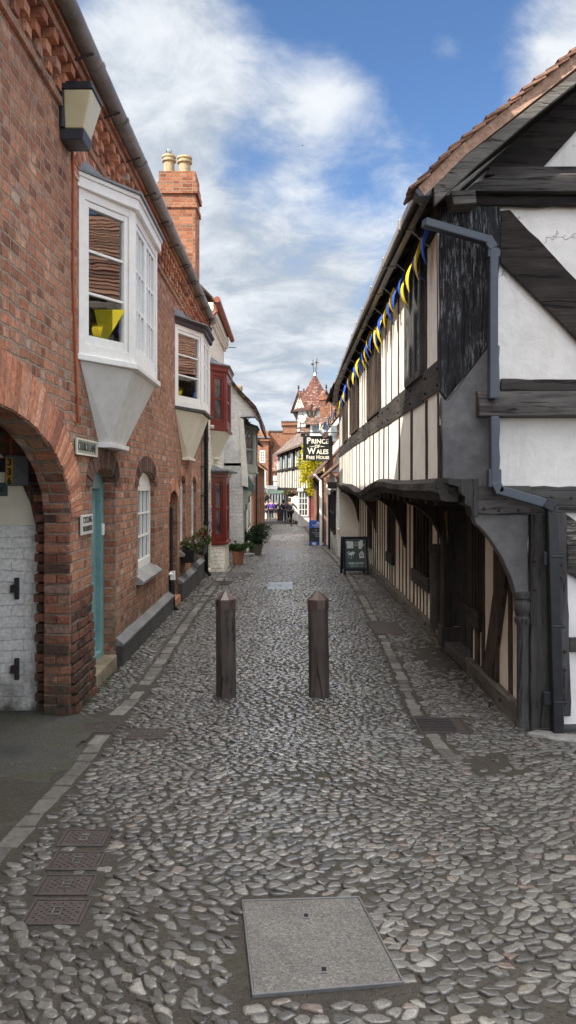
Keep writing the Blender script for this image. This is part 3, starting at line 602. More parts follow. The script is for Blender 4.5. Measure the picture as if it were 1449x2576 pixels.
channel('kerb_strip', lx, 2.3, 30, .11, .2, 3, ((5.5, 6.05),))
channel('drain_strip', rx, 4.75, 30, .09, .2, 4, ((5.55, 6.0), (9.3, 10.25)))
# moss and grit along the wall feet
mo = MB()
for _ in range(2600):
    y = random.uniform(6.2, 26); sd = random.random() < .6; x = (-1.57 if sd else 1.62)+random.gauss(0, .05)*(1 if sd else -1); mo.cur = random.random(); z = gz(y)+.004
    a = random.uniform(0, 6.28); L = random.uniform(.006, .018); mo.add([Vector((x, y, z)), Vector((x+L*math.cos(a), y+L*math.sin(a), z+L)), Vector((x-L*math.sin(a), y+L*math.cos(a), z+L*.6))], [(0, 1, 2)])
struct(obj('moss', mo, 'moss', fix=False), 'stuff')
bpy.data.objects['moss']['label'] = 'low green moss and weeds along the wall feet'
# ------------------------------------------------------------------ covers and gratings
def cover(name, r4, label, cat, m='manhole_iron', z=.010, group=None, ribs=None, y_=None):
    a, b, c, d = r4; t = thing(name, label, cat, ((a+b)/2, (c+d)/2, gz(c)), group); s = MB(); zz_ = gz((c+d)/2)
    e = .012
    for q in ((a, b, c, c+e), (a, b, d-e, d), (a, a+e, c+e, d-e), (b-e, b, c+e, d-e)): s.box(XY, *q, zz_-.02, zz_+z+.003)
    obj('frame', s, m, t, bevel=.002); s = MB(); s.box(XY, a+e+.004, b-e-.004, c+e+.004, d-e-.004, zz_-.02, zz_+z)
    n = int((b-a)/.022); k = int((d-c)/.022)
    if ribs != 'plain':
        for i in range(n):
            for j in range(k):
                u, v = a+.03+(b-a-.06)*(i+.5)/n, c+.03+(d-c-.06)*(j+.5)/k
                if (i+j) % 2: s.box(XY, u-.005, u+.005, v-.005, v+.005, zz_+z, zz_+z+.003)
    obj('lid', s, m, t); u, v = (a+b)/2, (c+d)/2
    if ribs == 'marks':
        s = MB()
        for q in ((-.022, .022, .026, .032), (-.022, .022, -.032, -.026), (-.018, -.013, -.02, .02), (.013, .018, -.02, .02), (-.018, .018, -.003, .003)): s.box(XY, u+q[0], u+q[1], v+q[2], v+q[3], zz_+z+.001, zz_+z+.005)
        obj('raised_mark', s, 'sett_stone', t)
    return t
for r4, lb in zip(COVERS, ('rusty square service cover set in cobbles, farthest of the row of four', 'rusty square service cover set in cobbles, second farthest in the row of four', 'rusty square service cover set in cobbles, second nearest in the row of four', 'rusty square service cover with crisp tread, nearest of the row of four')):
    cover('service_cover', r4, lb, 'service cover', ribs='marks', group='service covers in the cobbles')
cover('service_cover', HOLES[4], 'dark worn service cover across the pale kerb stones beside the brick pier', 'service cover', ribs='marks', group='service covers in the cobbles')
cover('service_cover', HOLES[5], 'small rusty service cover alone in cobbles left of the left bollard', 'service cover', ribs='marks', group='service covers in the cobbles')
cover('service_cover', HOLES[7], 'dark brown sunken cover beside the right hand drain strip and timber wall', 'service cover', ribs='plain', group='service covers in the cobbles')
cover('service_cover', HOLES[8], 'bright wet metal cover with raised frame in the middle of the lane', 'service cover', m='galvanised', ribs='marks', group='service covers in the cobbles')
cover('service_cover', HOLES[10], 'dark rectangular cover near the terracotta pot by the pale house', 'service cover', ribs='plain', group='service covers in the cobbles')
def grating(r4, label, n, axis, extra=0):
    a, b, c, d = r4; t = thing('drain_grating', label, 'drain', ((a+b)/2, (c+d)/2, gz(c))); z = gz((c+d)/2)
    s = MB(); s.box(XY, a+.002, b-.002, c+.002, d-.002, z-.018, z+.0068); obj('sump_shade', s, 'void_shade', t); s = MB(); b2 = b-extra  # black slab at road level stands in for the shaded pit
    for q in ((a, b, c, c+.015), (a, b, d-.015, d), (a, a+.015, c+.015, d-.015), (b-.015, b, c+.015, d-.015)): s.box(XY, *q, z-.02, z+.017)
    if extra: s.box(XY, b2, b-.015, c+.015, d-.015, z-.02, z+.009)
    obj('frame', s, 'manhole_iron', t, bevel=.002); s = MB()
    for k in range(n):
        if axis == 'y': v = c+.015+(d-c-.03)*(k+.5)/n; s.box(XY, a+.015, b2-.002, v-.0055, v+.0055, z+.007, z+.016-.005*math.sin(math.pi*(k+.5)/n))
        else: u = a+.015+(b2-a-.03)*(k+.5)/n; s.bar((u-.02, c+.02, z+.011), (u+.02, d-.02, z+.011), .011, .008)
    obj('bar', s, 'manhole_iron', t)
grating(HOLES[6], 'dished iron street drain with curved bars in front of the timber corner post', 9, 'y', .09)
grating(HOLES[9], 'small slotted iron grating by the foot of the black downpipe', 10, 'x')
# large concrete filled cover
t = thing('manhole_cover', 'large speckled concrete filled manhole cover with steel rim in the foreground', 'manhole cover', (.11, 3.05, 0))
q0 = [(sx(635, 2.745), 2.72), (sx(1017, 2.80), 2.79), (sx(905, 3.355), 3.375), (sx(607, 3.33), 3.345)]
ctr = (sum(p_[0] for p_ in q0)/4, sum(p_[1] for p_ in q0)/4); ins = lambda k: [(ctr[0]+(p_[0]-ctr[0])*k, ctr[1]+(p_[1]-ctr[1])*k) for p_ in q0]
s = MB()
o_, i_ = ins(1.0), ins(.972)
for k in range(4): s.poly(XY, [o_[k], o_[(k+1) % 4], i_[(k+1) % 4], i_[k]], -.02, .020)
obj('frame', s, 'steel_rim', t, bevel=.002)
s = MB(); s.poly(XY, ins(.966), -.02, .016); obj('lid', s, 'cover_concrete', t)
s = MB(); s2 = MB()
for X, y in ((770, 2315), (815, 2452)):
    Yc = 3521/(y-1222); xc = sx(X, Yc)
    s.box(XY, xc-.013, xc+.013, Yc-.021, Yc+.021, .014, .0195); s2.box(XY, xc-.0085, xc+.0085, Yc-.010, Yc+.013, .018, .0205)
obj('key_hole', s, 'steel_rim', t); obj('key_slot', s2, 'void_shade', t)
# ================================================================== LEFT: long brick house
XL = -1.66; L = LF(XL)
bh = thing('brick_house', 'long old red brick house with white bay windows, arched passage and teal door', 'house', (XL, 9, 0))
OPS = [(2.7, 6.1, 0, 1.50, .72, .20), (6.76, 7.69, .12, 1.74, .17, .16), (8.85, 9.95, .76, 1.74, .18, .12), (11.2, 12.0, .13, 1.52, .16, .2), (12.30, 12.95, .80, 1.74, .17, .12), (13.75, 14.45, .80, 1.74, .17, .12),
       (6.42, 8.56, 2.82, 4.12, .0, .01), (11.85, 14.05, 2.95, 4.14, .0, .01)]
m = MB(); wall(m, L, .5, 15.45, -.1, 4.95, OPS, .12)
m.quad(L.p(15.45, -.1), L.p(15.45, 4.95), L.p(15.45, 4.95, -4), L.p(15.45, -.1, -4)); m.quad(L.p(.5, -.1), L.p(.5, 4.95), L.p(.5, 4.95, -4), L.p(.5, -.1, -4))
obj('wall', m, 'old_brick', bh)
# brick arches
m = MB(); arch_ring(m, L, 4.4, 1.7, 1.50, .72, .33, 64); obj('passage_arch', m, 'brick_piece', bh, bevel=.004)
m = MB(); arch_ring(m, L, 7.225, .465, 1.74, .17, .20, 13, gap=.16); obj('door_arch', m, 'brick_piece_dark', bh); m = MB(); arch_ring(m, L, 9.4, .55, 1.74, .18, .18, 15, gap=.16); obj('window_arch', m, 'brick_piece_dark', bh, bevel=.003)
m = MB(); arch_ring(m, L, 11.6, .4, 1.52, .16, .18, 11, gap=.16); obj('door_arch', m, 'brick_piece', bh); m = MB(); arch_ring(m, L, 12.625, .325, 1.74, .17, .16, 10, gap=.16); obj('window_arch', m, 'brick_piece', bh); m = MB(); arch_ring(m, L, 14.1, .35, 1.74, .17, .16, 10, gap=.16); obj('window_arch', m, 'brick_piece', bh, bevel=.003)
m = MB(); arch_ring(m, L, 7.45, 1.05, 4.15, .26, .24, 30, gap=.16); obj('relieving_arch', m, 'brick_piece', bh, bevel=.003); m = MB(); arch_ring(m, L, 13.0, 1.0, 4.15, .26, .22, 26, gap=.16); obj('relieving_arch', m, 'brick_piece', bh, bevel=.003)
m = MB(); m.poly(L, [(7.45-1.0*math.cos(math.pi*k/16), 4.20+.20*math.sin(math.pi*k/16)) for k in range(17)], .001, .004); m.poly(L, [(13-.95*math.cos(math.pi*k/16), 4.20+.20*math.sin(math.pi*k/16)) for k in range(17)], .001, .004); obj('arch_panel', m, 'brick_piece_dark', bh)
# the worn pier of the passage: jamb bricks standing proud, individually laid
m = MB(); z = 0.0; k = 0
while z < 1.62:
    h = .068
    for (xa, xb) in (((-.20, -.10), (-.10, .006)) if k % 2 else ((-.20, .006),)):
        j = random.uniform(-.014, .012); m.box(L, 6.1-.02+j, 6.14, z+.006, z+h, xa+.003, xb-.002+random.uniform(-.01, .004))
    for (xa, xb) in (((-.30, -.21),) if k % 2 else ((-.285, -.205),)): m.box(L, 6.17+random.uniform(-.02, .02), 6.28, z+.006, z+h, xa, xb)
    z += .077; k += 1
obj('passage_pier', m, 'brick_worn', bh, bevel=.008)
m = MB(); z = 0.0
for k in range(12):        # rubbed and battered foot of the pier on the lane side
    yy = 6.1
    while yy < 6.74:
        l_ = random.uniform(.1, .22); l_ = min(l_, 6.76-yy); m.box(L, yy+.004, yy+l_-.004, z+.005, z+.07, -.02, .012+.035*max(0, 1-k/9)+random.uniform(-.006, .008)); yy += l_
    z += .077
obj('pier_foot', m, 'worn_brick', bh, bevel=.008)
# passage interior: barrel soffit behind the ring, painted far wall facing the camera
m = MB(); n = 20
prf = [(4.4-1.62*math.cos(math.pi*k/n), 1.42+.70*math.sin(math.pi*k/n)) for k in range(n+1)]
m.quad(L.p(1.5, 2.42, -.2), L.p(7, 2.42, -.2), L.p(7, 2.42, -3.2), L.p(1.5, 2.42, -3.2))
m.quad(L.p(.5, 2.9, -.205), L.p(7, 2.9, -.205), L.p(7, 2.24, -.205), L.p(.5, 2.24, -.205))
m.quad(L.p(2.78, 0, -.2), L.p(2.78, 1.42, -.2), L.p(2.78, 1.42, -3), L.p(2.78, 0, -3)); m.quad(L.p(2, 0, -3), L.p(7, 0, -3), L.p(7, 2.4, -3), L.p(2, 2.4, -3))
obj('passage_vault', m, 'cream_render', bh)
Cw = CF(6.30)
m = MB(); m.quad(Cw.p(-4.6, -.05), Cw.p(-1.955, -.05), Cw.p(-1.955, 1.44), Cw.p(-4.6, 1.44)); m2 = MB(); m2.quad(Cw.p(-4.6, 1.44), Cw.p(-1.9, 1.44), Cw.p(-1.9, 2.42), Cw.p(-4.6, 2.42)); obj('tympanum', m2, 'cream_render', bh); obj('passage_wall', m, 'white_brick_paint', bh)
m = MB()
pts = [(-1.955, .0), (-1.955, 1.35), (-2.02, 1.62), (-2.10, 1.80), (-2.24, 1.99), (-2.5, 2.12), (-2.5, 2.6), (-1.78, 2.6), (-1.78, .0)]
m.poly(Cw, pts, -.06, .035); obj('passage_wall_brick', m, 'worn_brick', bh)
m = MB()
for y_, h in ((1480, .085), (1682, .085)):
    if m.v: obj('gate_hinge', m, 'iron_dark', bh, bevel=.006); m = MB()
    z = sz(y_, 6.3); x = sx(44, 6.3); m.box(Cw, x-.018, x+.018, z-h, z+h, .0, .03); m.box(Cw, x-.045, x, z-.03, z+.03, .0, .045)
obj('gate_hinge', m, 'iron_dark', bh, bevel=.006); m = MB()
z = sz(1232, 6.3); m.box(Cw, sx(92, 6.3), sx(118, 6.3)+.06, z-.02, z+.02, .03, .07)
obj('gate_pin', m, 'iron_dark', bh, bevel=.006)
# plinth
def plinth(y0, y1, h, pr, cap=.07):
    a = MB(); a.box(L, y0, y1, -.05, h-cap, -.02, pr); obj('plinth', a, 'plinth_dark', bh, bevel=.006)
    a = MB(); p_ = [L.p(y0-.01, h-cap, -.01), L.p(y0-.01, h-cap, pr+.012), L.p(y0-.01, h-cap+.025, pr+.012), L.p(y0-.01, h+.02, -.01)]; q = [v+Vector((0, y1-y0+.02, 0)) for v in p_]
    a.add(p_+q, [(0, 1, 2, 3), (7, 6, 5, 4), (0, 4, 5, 1), (1, 5, 6, 2), (2, 6, 7, 3), (3, 7, 4, 0)]); obj('plinth_cap', a, 'plinth_cap', bh, bevel=.004)
plinth(7.72, 11.17, .27, .065); plinth(12.05, 13.95, .34, .07); plinth(13.98, 15.40, .37, .06)
# eaves: string courses and dentils, half-round gutter on iron brackets
m = MB(); m.box(L, .5, 15.45, 4.50, 4.56, 0, .028, False); m.box(L, .5, 15.45, 4.81, 4.87, 0, .115, False); m.box(L, .5, 15.45, 4.87, 4.94, 0, .145, False); obj('eaves_course', m, 'old_brick', bh, bevel=.004)
m = MB(); y = .6
while y < 15.4:
    m.box(L, y, y+.105, 4.66, 4.735, 0, .05+random.uniform(-.004, .006)); m.box(L, y+.003, y+.100, 4.738, 4.81, 0, .10+random.uniform(-.006, .006))
    m.box(L, y+.115, y+.215, 4.59, 4.655, 0, .03); y += .225
obj('dentil', m, 'brick_piece', bh, bevel=.004)
gy = [(.5+k*.8) for k in range(19)]+[15.62]
m = MB(); m.tube([(XL+.19, y, 4.96+.006*math.sin(y*1.7)) for y in gy], .068, 12, (math.pi, 2*math.pi)); m.tube([(XL+.19, y, 4.96+.006*math.sin(y*1.7)) for y in gy], .060, 12, (math.pi, 2*math.pi)); 
y = 1.5
while y < 15.5: m.tube([(XL+.19, y-.035, 4.96), (XL+.19, y+.035, 4.96)], .075, 12, (math.pi, 2*math.pi)); y += 1.83/2
g_ = obj('gutter', m, 'gutter_iron', bh, smooth=50)
s_ = g_.modifiers.new('thickness', 'SOLIDIFY'); s_.thickness = .004
m = MB(); y = 1.2
while y < 15.4: m.bar(L.p(y, 4.80, 0), L.p(y, 4.885, .25), .02, .012); y += .92
each('gutter_bracket', m, 'iron_dark', bh)
# roof, ridge parallel to the lane, and an unseen gable block added to shade the hall
m = MB(); m.poly(Fr((0, 0, 0), (1, 0, 0), (0, 1, 0)), [(XL+.17, 4.93), (XL+.17, 4.98), (-4.5, 7.4), (-7.3, 5.0), (-7.3, 4.9), (-4.5, 7.3)], .5, 15.5); obj('roof', m, 'roof_tile', bh)
m = MB(); m.poly(LF(-1.70), [(5.75, 4.97), (5.75, 5.25), (3.4, 7.25), (2.5, 7.85), (1.9, 8.7), (1.5, 9.2), (.8, 9.7), (-5, 9.8), (-5, 4.97)], -5, 0); m.poly(LF(-1.70), [(-5, 0), (.49, 0), (.49, 4.95), (-5, 4.95)], -5, 0); obj('shade_gable', m, 'old_brick', bh)
# chimney over the far end
CH = CF(17.0); m = MB()
x0, x1 = sx(399, 17), sx(492, 17)
def chs(a, b, e): 
    m.box(CH, x0-e, x1+e, a, b, -.75-e, e, False)
zt = sz(430, 17)
chs(4.9, sz(523, 17), 0); chs(sz(523, 17), sz(512, 17), .035); chs(sz(512, 17), sz(488, 17), .0); chs(sz(488, 17), sz(474, 17), .05); chs(sz(474, 17), sz(458, 17), .03); chs(sz(458, 17), zt, .0)
ch = obj('chimney', m, 'orange_brick', bh, bevel=.006)
for X, zz_, r in ((420, 0, .115), (460, -.03, .125)):
    m = MB(); m.lathe((sx(X, 17), 17.3, zt), [(r*1.12, -.02), (r*1.05, .12), (r*.98, .30+zz_), (r*1.3, .31+zz_), (r*1.32, .345+zz_), (r*1.12, .36+zz_), (r*1.1, .39+zz_), (r*1.3, .40+zz_), (r*1.26, .44+zz_), (r*.8, .45+zz_)], 16); obj('chimney_pot', m, 'chimney_clay', ch, smooth=40)
m = MB(); m.lathe((sx(420, 17), 17.3, zt+.44), [(.06, 0), (.06, .03), (.072, .035), (.06, .05), (.072, .06), (.06, .075), (.072, .09), (.06, .1), (.065, .13), (.03, .14)], 14); obj('flue_cowl', m, 'galvanised', ch, smooth=40)
# room behind the bays (so that the glass has something to look into)
for a, b in ((6.42, 8.56), (11.85, 14.05)):
    m = MB(); 
    for q in (((a, 2.3), (b, 2.3), -1.9), ): pass
    w0, w1, v0, v1 = -.012, -2.2, 2.45, 4.45
    m.quad(L.p(a-.6, v0, w1), L.p(b+.6, v0, w1), L.p(b+.6, v1, w1), L.p(a-.6, v1, w1)); m.quad(L.p(b+.05, v0, w0), L.p(b+.6, v0, w1), L.p(b+.6, v1, w1), L.p(b+.05, v1, w0))
    m.quad(L.p(a-.05, v0, w0), L.p(a-.6, v0, w1), L.p(a-.6, v1, w1), L.p(a-.05, v1, w0)); m.quad(L.p(a, v0, w0), L.p(b, v0, w0), L.p(b+.6, v0, w1), L.p(a-.6, v0, w1)); obj('room_wall', m, 'interior_wall', bh, fix=False)
    m = MB(); m.quad(L.p(a, 4.2, w0), L.p(b, 4.2, w0), L.p(b+.6, 4.2, w1), L.p(a-.6, 4.2, w1))
    zc_ = 4.10
    for k in range(24):
        wk = .27-.10*k; e_ = max(0, wk)*1.75+.05 if wk > 0 else (.04 if wk > -.2 else -.35)
        m.box(L, a-.03+e_, b+.03-e_, zc_+(.0 if k % 2 else .012), zc_+.03, wk-.094, wk)
    obj('room_ceiling', m, 'interior_ceiling', bh, fix=False)
b1 = oriel(bh, XL, 1, 6.35, 6.90, 8.08, 8.62, 2.80, 4.12, .34, 'white_paint', (1, 1), (2, 3), 3, corbel=(2.13, 7.0, 7.80, .09), over=.05)
m = MB(); m.poly(Fr((-1.52, 6.72, 0), (.85, .35, 0), (.35, -.85, 0)), [(-.11, 3.22), (.15, 3.24), (-.04, 2.90)], 0, .01); obj('pennant_reflection', m, 'yellow_cloth', b1)  # added yellow triangle stands in for bunting reflected in the pane
m = MB(); m.bar((-1.50, 7.0, 2.8), (-1.42, 7.25, 3.38), .09, .03, w2=.03); m.bar((-1.47, 7.1, 2.8), (-1.40, 7.3, 3.28), .05, .03, w2=.02); obj('carving', m, 'iron_dark', b1)
b2 = oriel(bh, XL, 1, 11.75, 12.55, 13.60, 14.15, 2.93, 4.14, .33, 'white_paint', (1, 1), (2, 2), 3, corbel=(2.20, 12.55, 13.45, .08), cor_paint='cream_render', fascia=.10, fasc_paint='iron_dark', sill_paint='plinth_dark', over=.06)
# teal door
m = MB(); D = LF(XL-.16)
m.box(D, 6.86, 7.58, .13, 1.72, -.05, 0); 
for a, b, c, d in ((6.95, 7.18, .25, .85), (7.26, 7.49, .25, .85), (6.95, 7.18, .98, 1.62), (7.26, 7.49, .98, 1.62)):
    m.box(D, a, b, c, d, 0, .012); m.box(D, a+.03, b-.03, c+.03, d-.03, .012, .02)
m.box(D, 6.86, 7.58, .13, .19, 0, .05)
dr = obj('door', m, 'teal_paint', bh, bevel=.004)
m = MB(); m.lathe((0, 0, 0), [(.012, 0), (.012, .03), (.028, .04), (.03, .055), (.018, .068)], 14); m.v = [Vector((XL-.16+q.z, 7.02+q.x, .86+q.y)) for q in m.v]; obj('door_knob', m, 'chimney_clay', dr, smooth=50)
m = MB(); m.box(D, 6.76, 6.858, .13, 1.78, -.06, .05); m.box(D, 7.582, 7.69, .13, 1.78, -.06, .05); m.box(D, 6.76, 7.69, 1.722, 1.93, -.06, .045); obj('door_frame', m, 'teal_paint', bh, bevel=.004)
m = MB(); m.box(L, 7.60, 7.64, 1.28, 1.39, -.12, -.09); obj('door_bell', m, 'white_paint', bh, bevel=.005)
m = MB(); m.box(L, 6.765, 7.685, -.05, .132, -.25, .02); obj('door_step', m, 'sandstone_step', bh, bevel=.015)
# windows
frame_win('window', LF(XL-.05), 8.86, 9.94, .79, 1.75, 4, 3, bh, rise=.16, bottom=.10, st=.06)
frame_win('window', LF(XL-.05), 12.31, 12.94, .83, 1.75, 2, 3, bh, rise=.15, bottom=.10, st=.05)
frame_win('window', LF(XL-.05), 13.76, 14.44, .83, 1.75, 2, 3, bh, rise=.15, bottom=.10, st=.05)
for a, b in ((8.75, 10.05), (12.2, 13.05), (13.65, 14.55)):
    m = MB(); m.add([L.p(u, v, w_) for u in (a, b) for v, w_ in ((.66, -.05), (.66, .075), (.70, .085), (.80, -.05))], [(0, 1, 2, 3), (7, 6, 5, 4), (0, 4, 5, 1), (1, 5, 6, 2), (2, 6, 7, 3), (3, 7, 4, 0)]); obj('window_sill', m, 'stone_sill', bh, bevel=.006)
m = MB(); m.box(LF(XL-.2), 11.2, 12.0, .13, 1.7, -.04, .0); obj('side_door', m, 'dark_green_paint', bh); m = MB(); m.box(L, 11.18, 12.02, -.05, .12, -.2, .05); obj('door_step', m, 'terracotta', bh, bevel=.01)
# pipes
m = MB(); m.tube([L.p(11.17, 1.45, .03), L.p(11.17, .55, .03)], .022, 8); m.tube([L.p(11.17, .55, .03), L.p(11.17, .06, .05), L.p(11.2, .0, .12)], .038, 8); obj('downpipe', m, 'pipe_black', bh, smooth=50)
m = MB(); m.tube([L.p(11.10, .52, .0), L.p(11.16, .52, .07), L.p(11.17, .44, .07)], .022, 8); m.box(L, 11.13, 11.21, .44, .56, .02, .08); obj('overflow_pipe', m, 'white_paint', bh, smooth=50)
m = MB(); m.tube([L.p(15.42, 4.8, .16), L.p(15.40, 4.6, .13), L.p(15.38, 4.35, .09), L.p(15.36, .12, .09), L.p(15.40, .03, .16)], .042, 10)
for z in (1.0, 2.6, 4.1): m.tube([L.p(15.36, z, .09), L.p(15.36, z+.07, .09)], .052, 10)
for z in (.9, 1.55, 2.1, 2.9): m.box(L, 15.18, 15.34, z, z+.02, .0, .09)
obj('downpipe', m, 'pipe_black', bh, smooth=50)
m = MB(); m.tube([L.p(6.12, 4.32, .012), L.p(6.14, 4.1, .014), L.p(6.13, 3.4, .014), L.p(6.19, 2.8, .014), L.p(6.28, 2.24, .014), L.p(6.2, 2.235, .014)], .010, 7)
obj('cable', m, 'cable_orange', bh, smooth=50)
# lamp on the wall
lm = thing('wall_lamp', 'boxy black street lamp with yellowed diffuser high on the brick wall', 'lamp', L.p(6.0, 4.5, 0))
LP = Fr(L.p(5.93, 0, 0), (1, 0, 0), (0, -1, 0))   # u outwards from the wall, w toward the camera
m = MB()
def taper(mb, u0, u1, v0, v1, wd0, wd1, e0, e1): # box from v0 to v1 with projection e0..e1 and width wd0..wd1
    q = [LP.p(u0, v0, -wd0), LP.p(e0, v0, -wd0), LP.p(e0, v0, wd0), LP.p(u0, v0, wd0), LP.p(u0, v1, -wd1), LP.p(e1, v1, -wd1), LP.p(e1, v1, wd1), LP.p(u0, v1, wd1)]
    mb.shuf(); mb.add(q, [(0, 1, 2, 3), (7, 6, 5, 4), (0, 4, 5, 1), (1, 5, 6, 2), (2, 6, 7, 3), (3, 7, 4, 0)])
taper(m, 0, 0, 4.27, 4.35, .11, .12, .165, .18); taper(m, 0, 0, 4.62, 4.68, .155, .15, .255, .24); m.box(LP, .0, .035, 4.35, 4.62, -.14, .14)
obj('housing', m, 'lamp_shell', lm, bevel=.008)
m = MB(); taper(m, .035, 0, 4.352, 4.618, .115, .148, .172, .245); obj('diffuser', m, 'lamp_diffuser', lm, bevel=.01)
# signs on the brick
sg = thing('street_sign', 'cream cast street name plate reading CHURCH LANE beside the white corbel', 'sign', L.p(6.5, 2.06, .01))
m = MB(); m.box(L, 6.20, 6.86, 1.995, 2.125, .005, .02); obj('plate', m, 'sign_olive', sg, bevel=.004)
m = MB(); 
for q in ((6.20, 6.86, 1.995, 2.008), (6.20, 6.86, 2.112, 2.125), (6.20, 6.214, 2.008, 2.112), (6.846, 6.86, 2.008, 2.112)): m.box(L, *q, .02, .027)
obj('rim', m, 'sign_cream', sg); text('lettering', 'CHURCH LANE', L, 6.53, 2.06, .098, 'sign_black', sg, .021, .003, -.0005, xs=.84)
sg = thing('prohibition_sign', 'small white plate reading CYCLING PROHIBITED next to the teal door', 'sign', L.p(6.5, 1.43, .02))
m = MB(); m.box(L, 6.33, 6.69, 1.355, 1.515, .012, .03); obj('plate', m, 'sign_white', sg, bevel=.005)
text('lettering', 'CYCLING', L, 6.51, 1.472, .068, 'sign_black', sg, .031, .001, .0022); text('lettering', 'PROHIBITED', L, 6.51, 1.402, .058, 'sign_black', sg, .031, .001, .002, xs=.93)
# meter box with numbers, little plates
mb_ = thing('meter_box', 'grey electrical box with yellow strip numbered 336 on white passage wall', 'electrical box', Cw.p(sx(48, 6.3), sz(1183, 6.3), 0))
bx0, bx1, bz0, bz1 = sx(20, 6.3), sx(78, 6.3), sz(1222, 6.3), sz(1146, 6.3)
m = MB(); m.box(Cw, bx0, bx1, bz0, bz1, 0, .07); m.box(Cw, bx0-.004, bx1+.004, bz1-.018, bz1, 0, .08); obj('body', m, 'box_grey', mb_, bevel=.01)
m = MB(); m.box(Cw, bx0+.012, bx0+.062, bz0+.018, bz1-.02, .07, .073); obj('number_strip', m, 'number_yellow', mb_)
for k, c in enumerate('336'): text('number', c, Cw, bx0+.037, bz1-.058-.072*k, .07, 'sign_black', mb_, .074, .001, .003)
m = MB(); m.tube([Cw.p(sx(33, 6.3), bz1, .03), Cw.p(sx(31, 6.3), bz1+.09, .03), Cw.p(sx(36, 6.3), bz1+.16, .035), Cw.p(sx(48, 6.3), bz1+.17, .04)], .010, 7); obj('cable', m, 'cable_orange', mb_, smooth=50)
pl = thing('name_plate', 'small grey green plate ending in letter E on the white passage wall', 'sign', Cw.p(sx(0, 6.3), sz(1230, 6.3), 0))
m = MB(); m.box(Cw, sx(-60, 6.3), sx(20, 6.3), sz(1248, 6.3), sz(1214, 6.3), 0, .012); obj('plate', m, 'slate_board', pl, bevel=.003)
text('lettering', 'E', Cw, sx(6, 6.3), sz(1231, 6.3), .05, 'sign_black', pl, .013, .001, .001)
pl = thing('notice_board', 'black board cut by the photo edge beside the numbered meter box', 'notice board', Cw.p(sx(0, 6.3), sz(1170, 6.3), 0))
m = MB(); m.box(Cw, sx(-80, 6.3), sx(18, 6.3), sz(1188, 6.3), sz(1152, 6.3), 0, .015); obj('board', m, 'black_paint', pl, bevel=.003); m = MB(); m.box(Cw, sx(-78, 6.3), sx(17, 6.3), sz(1154, 6.3), sz(1152.5, 6.3), .015, .018); obj('board_edge', m, 'maroon_paint', pl)
# planters on the sills
def windowbox(yc, blooms, label):
    t = thing('window_box', label, 'planter', L.p(yc, .6, .12), 'window boxes under the brick house windows'); m = MB(); fr = L
    pts = [(yc-.30, .56), (yc+.30, .56), (yc+.33, .76), (yc-.33, .76)]; m.poly(fr, pts, .03, .21); m.box(fr, yc-.34, yc+.34, .74, .765, .025, .22); obj('trough', m, 'black_paint', t, bevel=.006)
    m = MB(); m.leaves(L.p(yc, .84, .14), (.14, .36, .12), 750, .030, clump=16); m.leaves(L.p(yc+.05, .76, .22), (.07, .3, .10), 300, .026, .6, clump=8); obj('foliage', m, 'leaf_mixed', t, fix=False)
    m = MB(); m.leaves(L.p(yc+.1, .80, .17), (.14, .34, .10), 420, .05, .35, clump=10); obj('fern', m, 'leaf_green', t, fix=False)
    for bl, n in blooms:
        m = MB()
        for k in range(n):
            c = L.p(yc+random.uniform(-.24, .2), .86+random.uniform(-.03, .06), .17+random.uniform(-.06, .07)); m.leaves(c, (.014, .014, .014), 10, .018, 1.6)
        obj('bloom', m, bl, t, fix=False)
    return t
windowbox(12.62, (('bloom_white', 8), ('bloom_pink', 3)), 'black window box with white flowers and ferns, nearer of the two')
windowbox(14.08, (('bloom_red', 7), ('bloom_pink', 3)), 'window box with dark red flowers and ferns, farther of the two')
# ================================================================== cream painted house A
XA = -1.55; A = LF(XA)
ha = thing('cream_house', 'tall cream painted brick house with dark red bay windows and corbelled eaves', 'house', (XA, 17.4, 0))
m = MB(); wall(m, A, 15.47, 19.35, -.2, 5.3, [(15.62, 16.0, .1, 1.65, .2, .05)], .05); C1 = CF(15.47)
m.quad(C1.p(-5.5, -.2), C1.p(XA, -.2), C1.p(XA, 5.3), C1.p(-3.5, 7.3), C1.p(-5.5, 5.3)); m.quad(*[CF(19.35).p(a, b) for a, b in ((-5.5, -.2), (XA, -.2), (XA, 5.3), (-3.5, 7.3), (-5.5, 5.3))]); obj('wall', m, 'pale_brick_paint', ha)
m = MB(); m.box(A, 15.47, 19.4, 5.0, 5.06, 0, .05); m.box(A, 15.47, 19.4, 5.13, 5.3, 0, .11)
y = 15.5
while y < 19.35: m.box(A, y, y+.1, 5.06, 5.13, 0, .09); y += .2
obj('eaves_course', m, 'pale_brick_paint', ha, bevel=.004)
m = MB(); m.poly(WF, [(XA+.16, 5.29), (XA+.16, 5.33), (-3.5, 7.5), (-5.7, 5.3), (-5.7, 5.2), (-3.5, 7.4)], 15.4, 19.42); obj('roof', m, 'roof_tile', ha)
m = MB(); m.tube([(XA+.19, 15.35, 5.33), (XA+.19, 19.5, 5.30)], .06, 10); obj('gutter', m, 'rust_pipe', ha, smooth=50)
m = MB(); m.tube([(XA+.15, 15.45, 5.26), (XA+.17, 15.44, 5.12), (XA+.05, 15.42, 4.98), (XA+.02, 15.42, 4.7)], .035, 8); obj('swan_neck', m, 'rust_pipe', ha, smooth=50)
m = MB(); m.box(A, 19.42, 19.44, 5.1, 5.115, .1, .28); obj('bracket', m, 'iron_dark', ha)
oriel(ha, XA, 1, 15.95, 16.35, 17.55, 17.95, 2.91, 4.06, .30, 'maroon_paint', (1, 1), (1, 2), 2, corbel=(2.34, 16.6, 17.3, .06), cor_paint='cream_render', fascia=.12, over=.05, rail=.12, post=.10, sash=True, pane='window_glass')
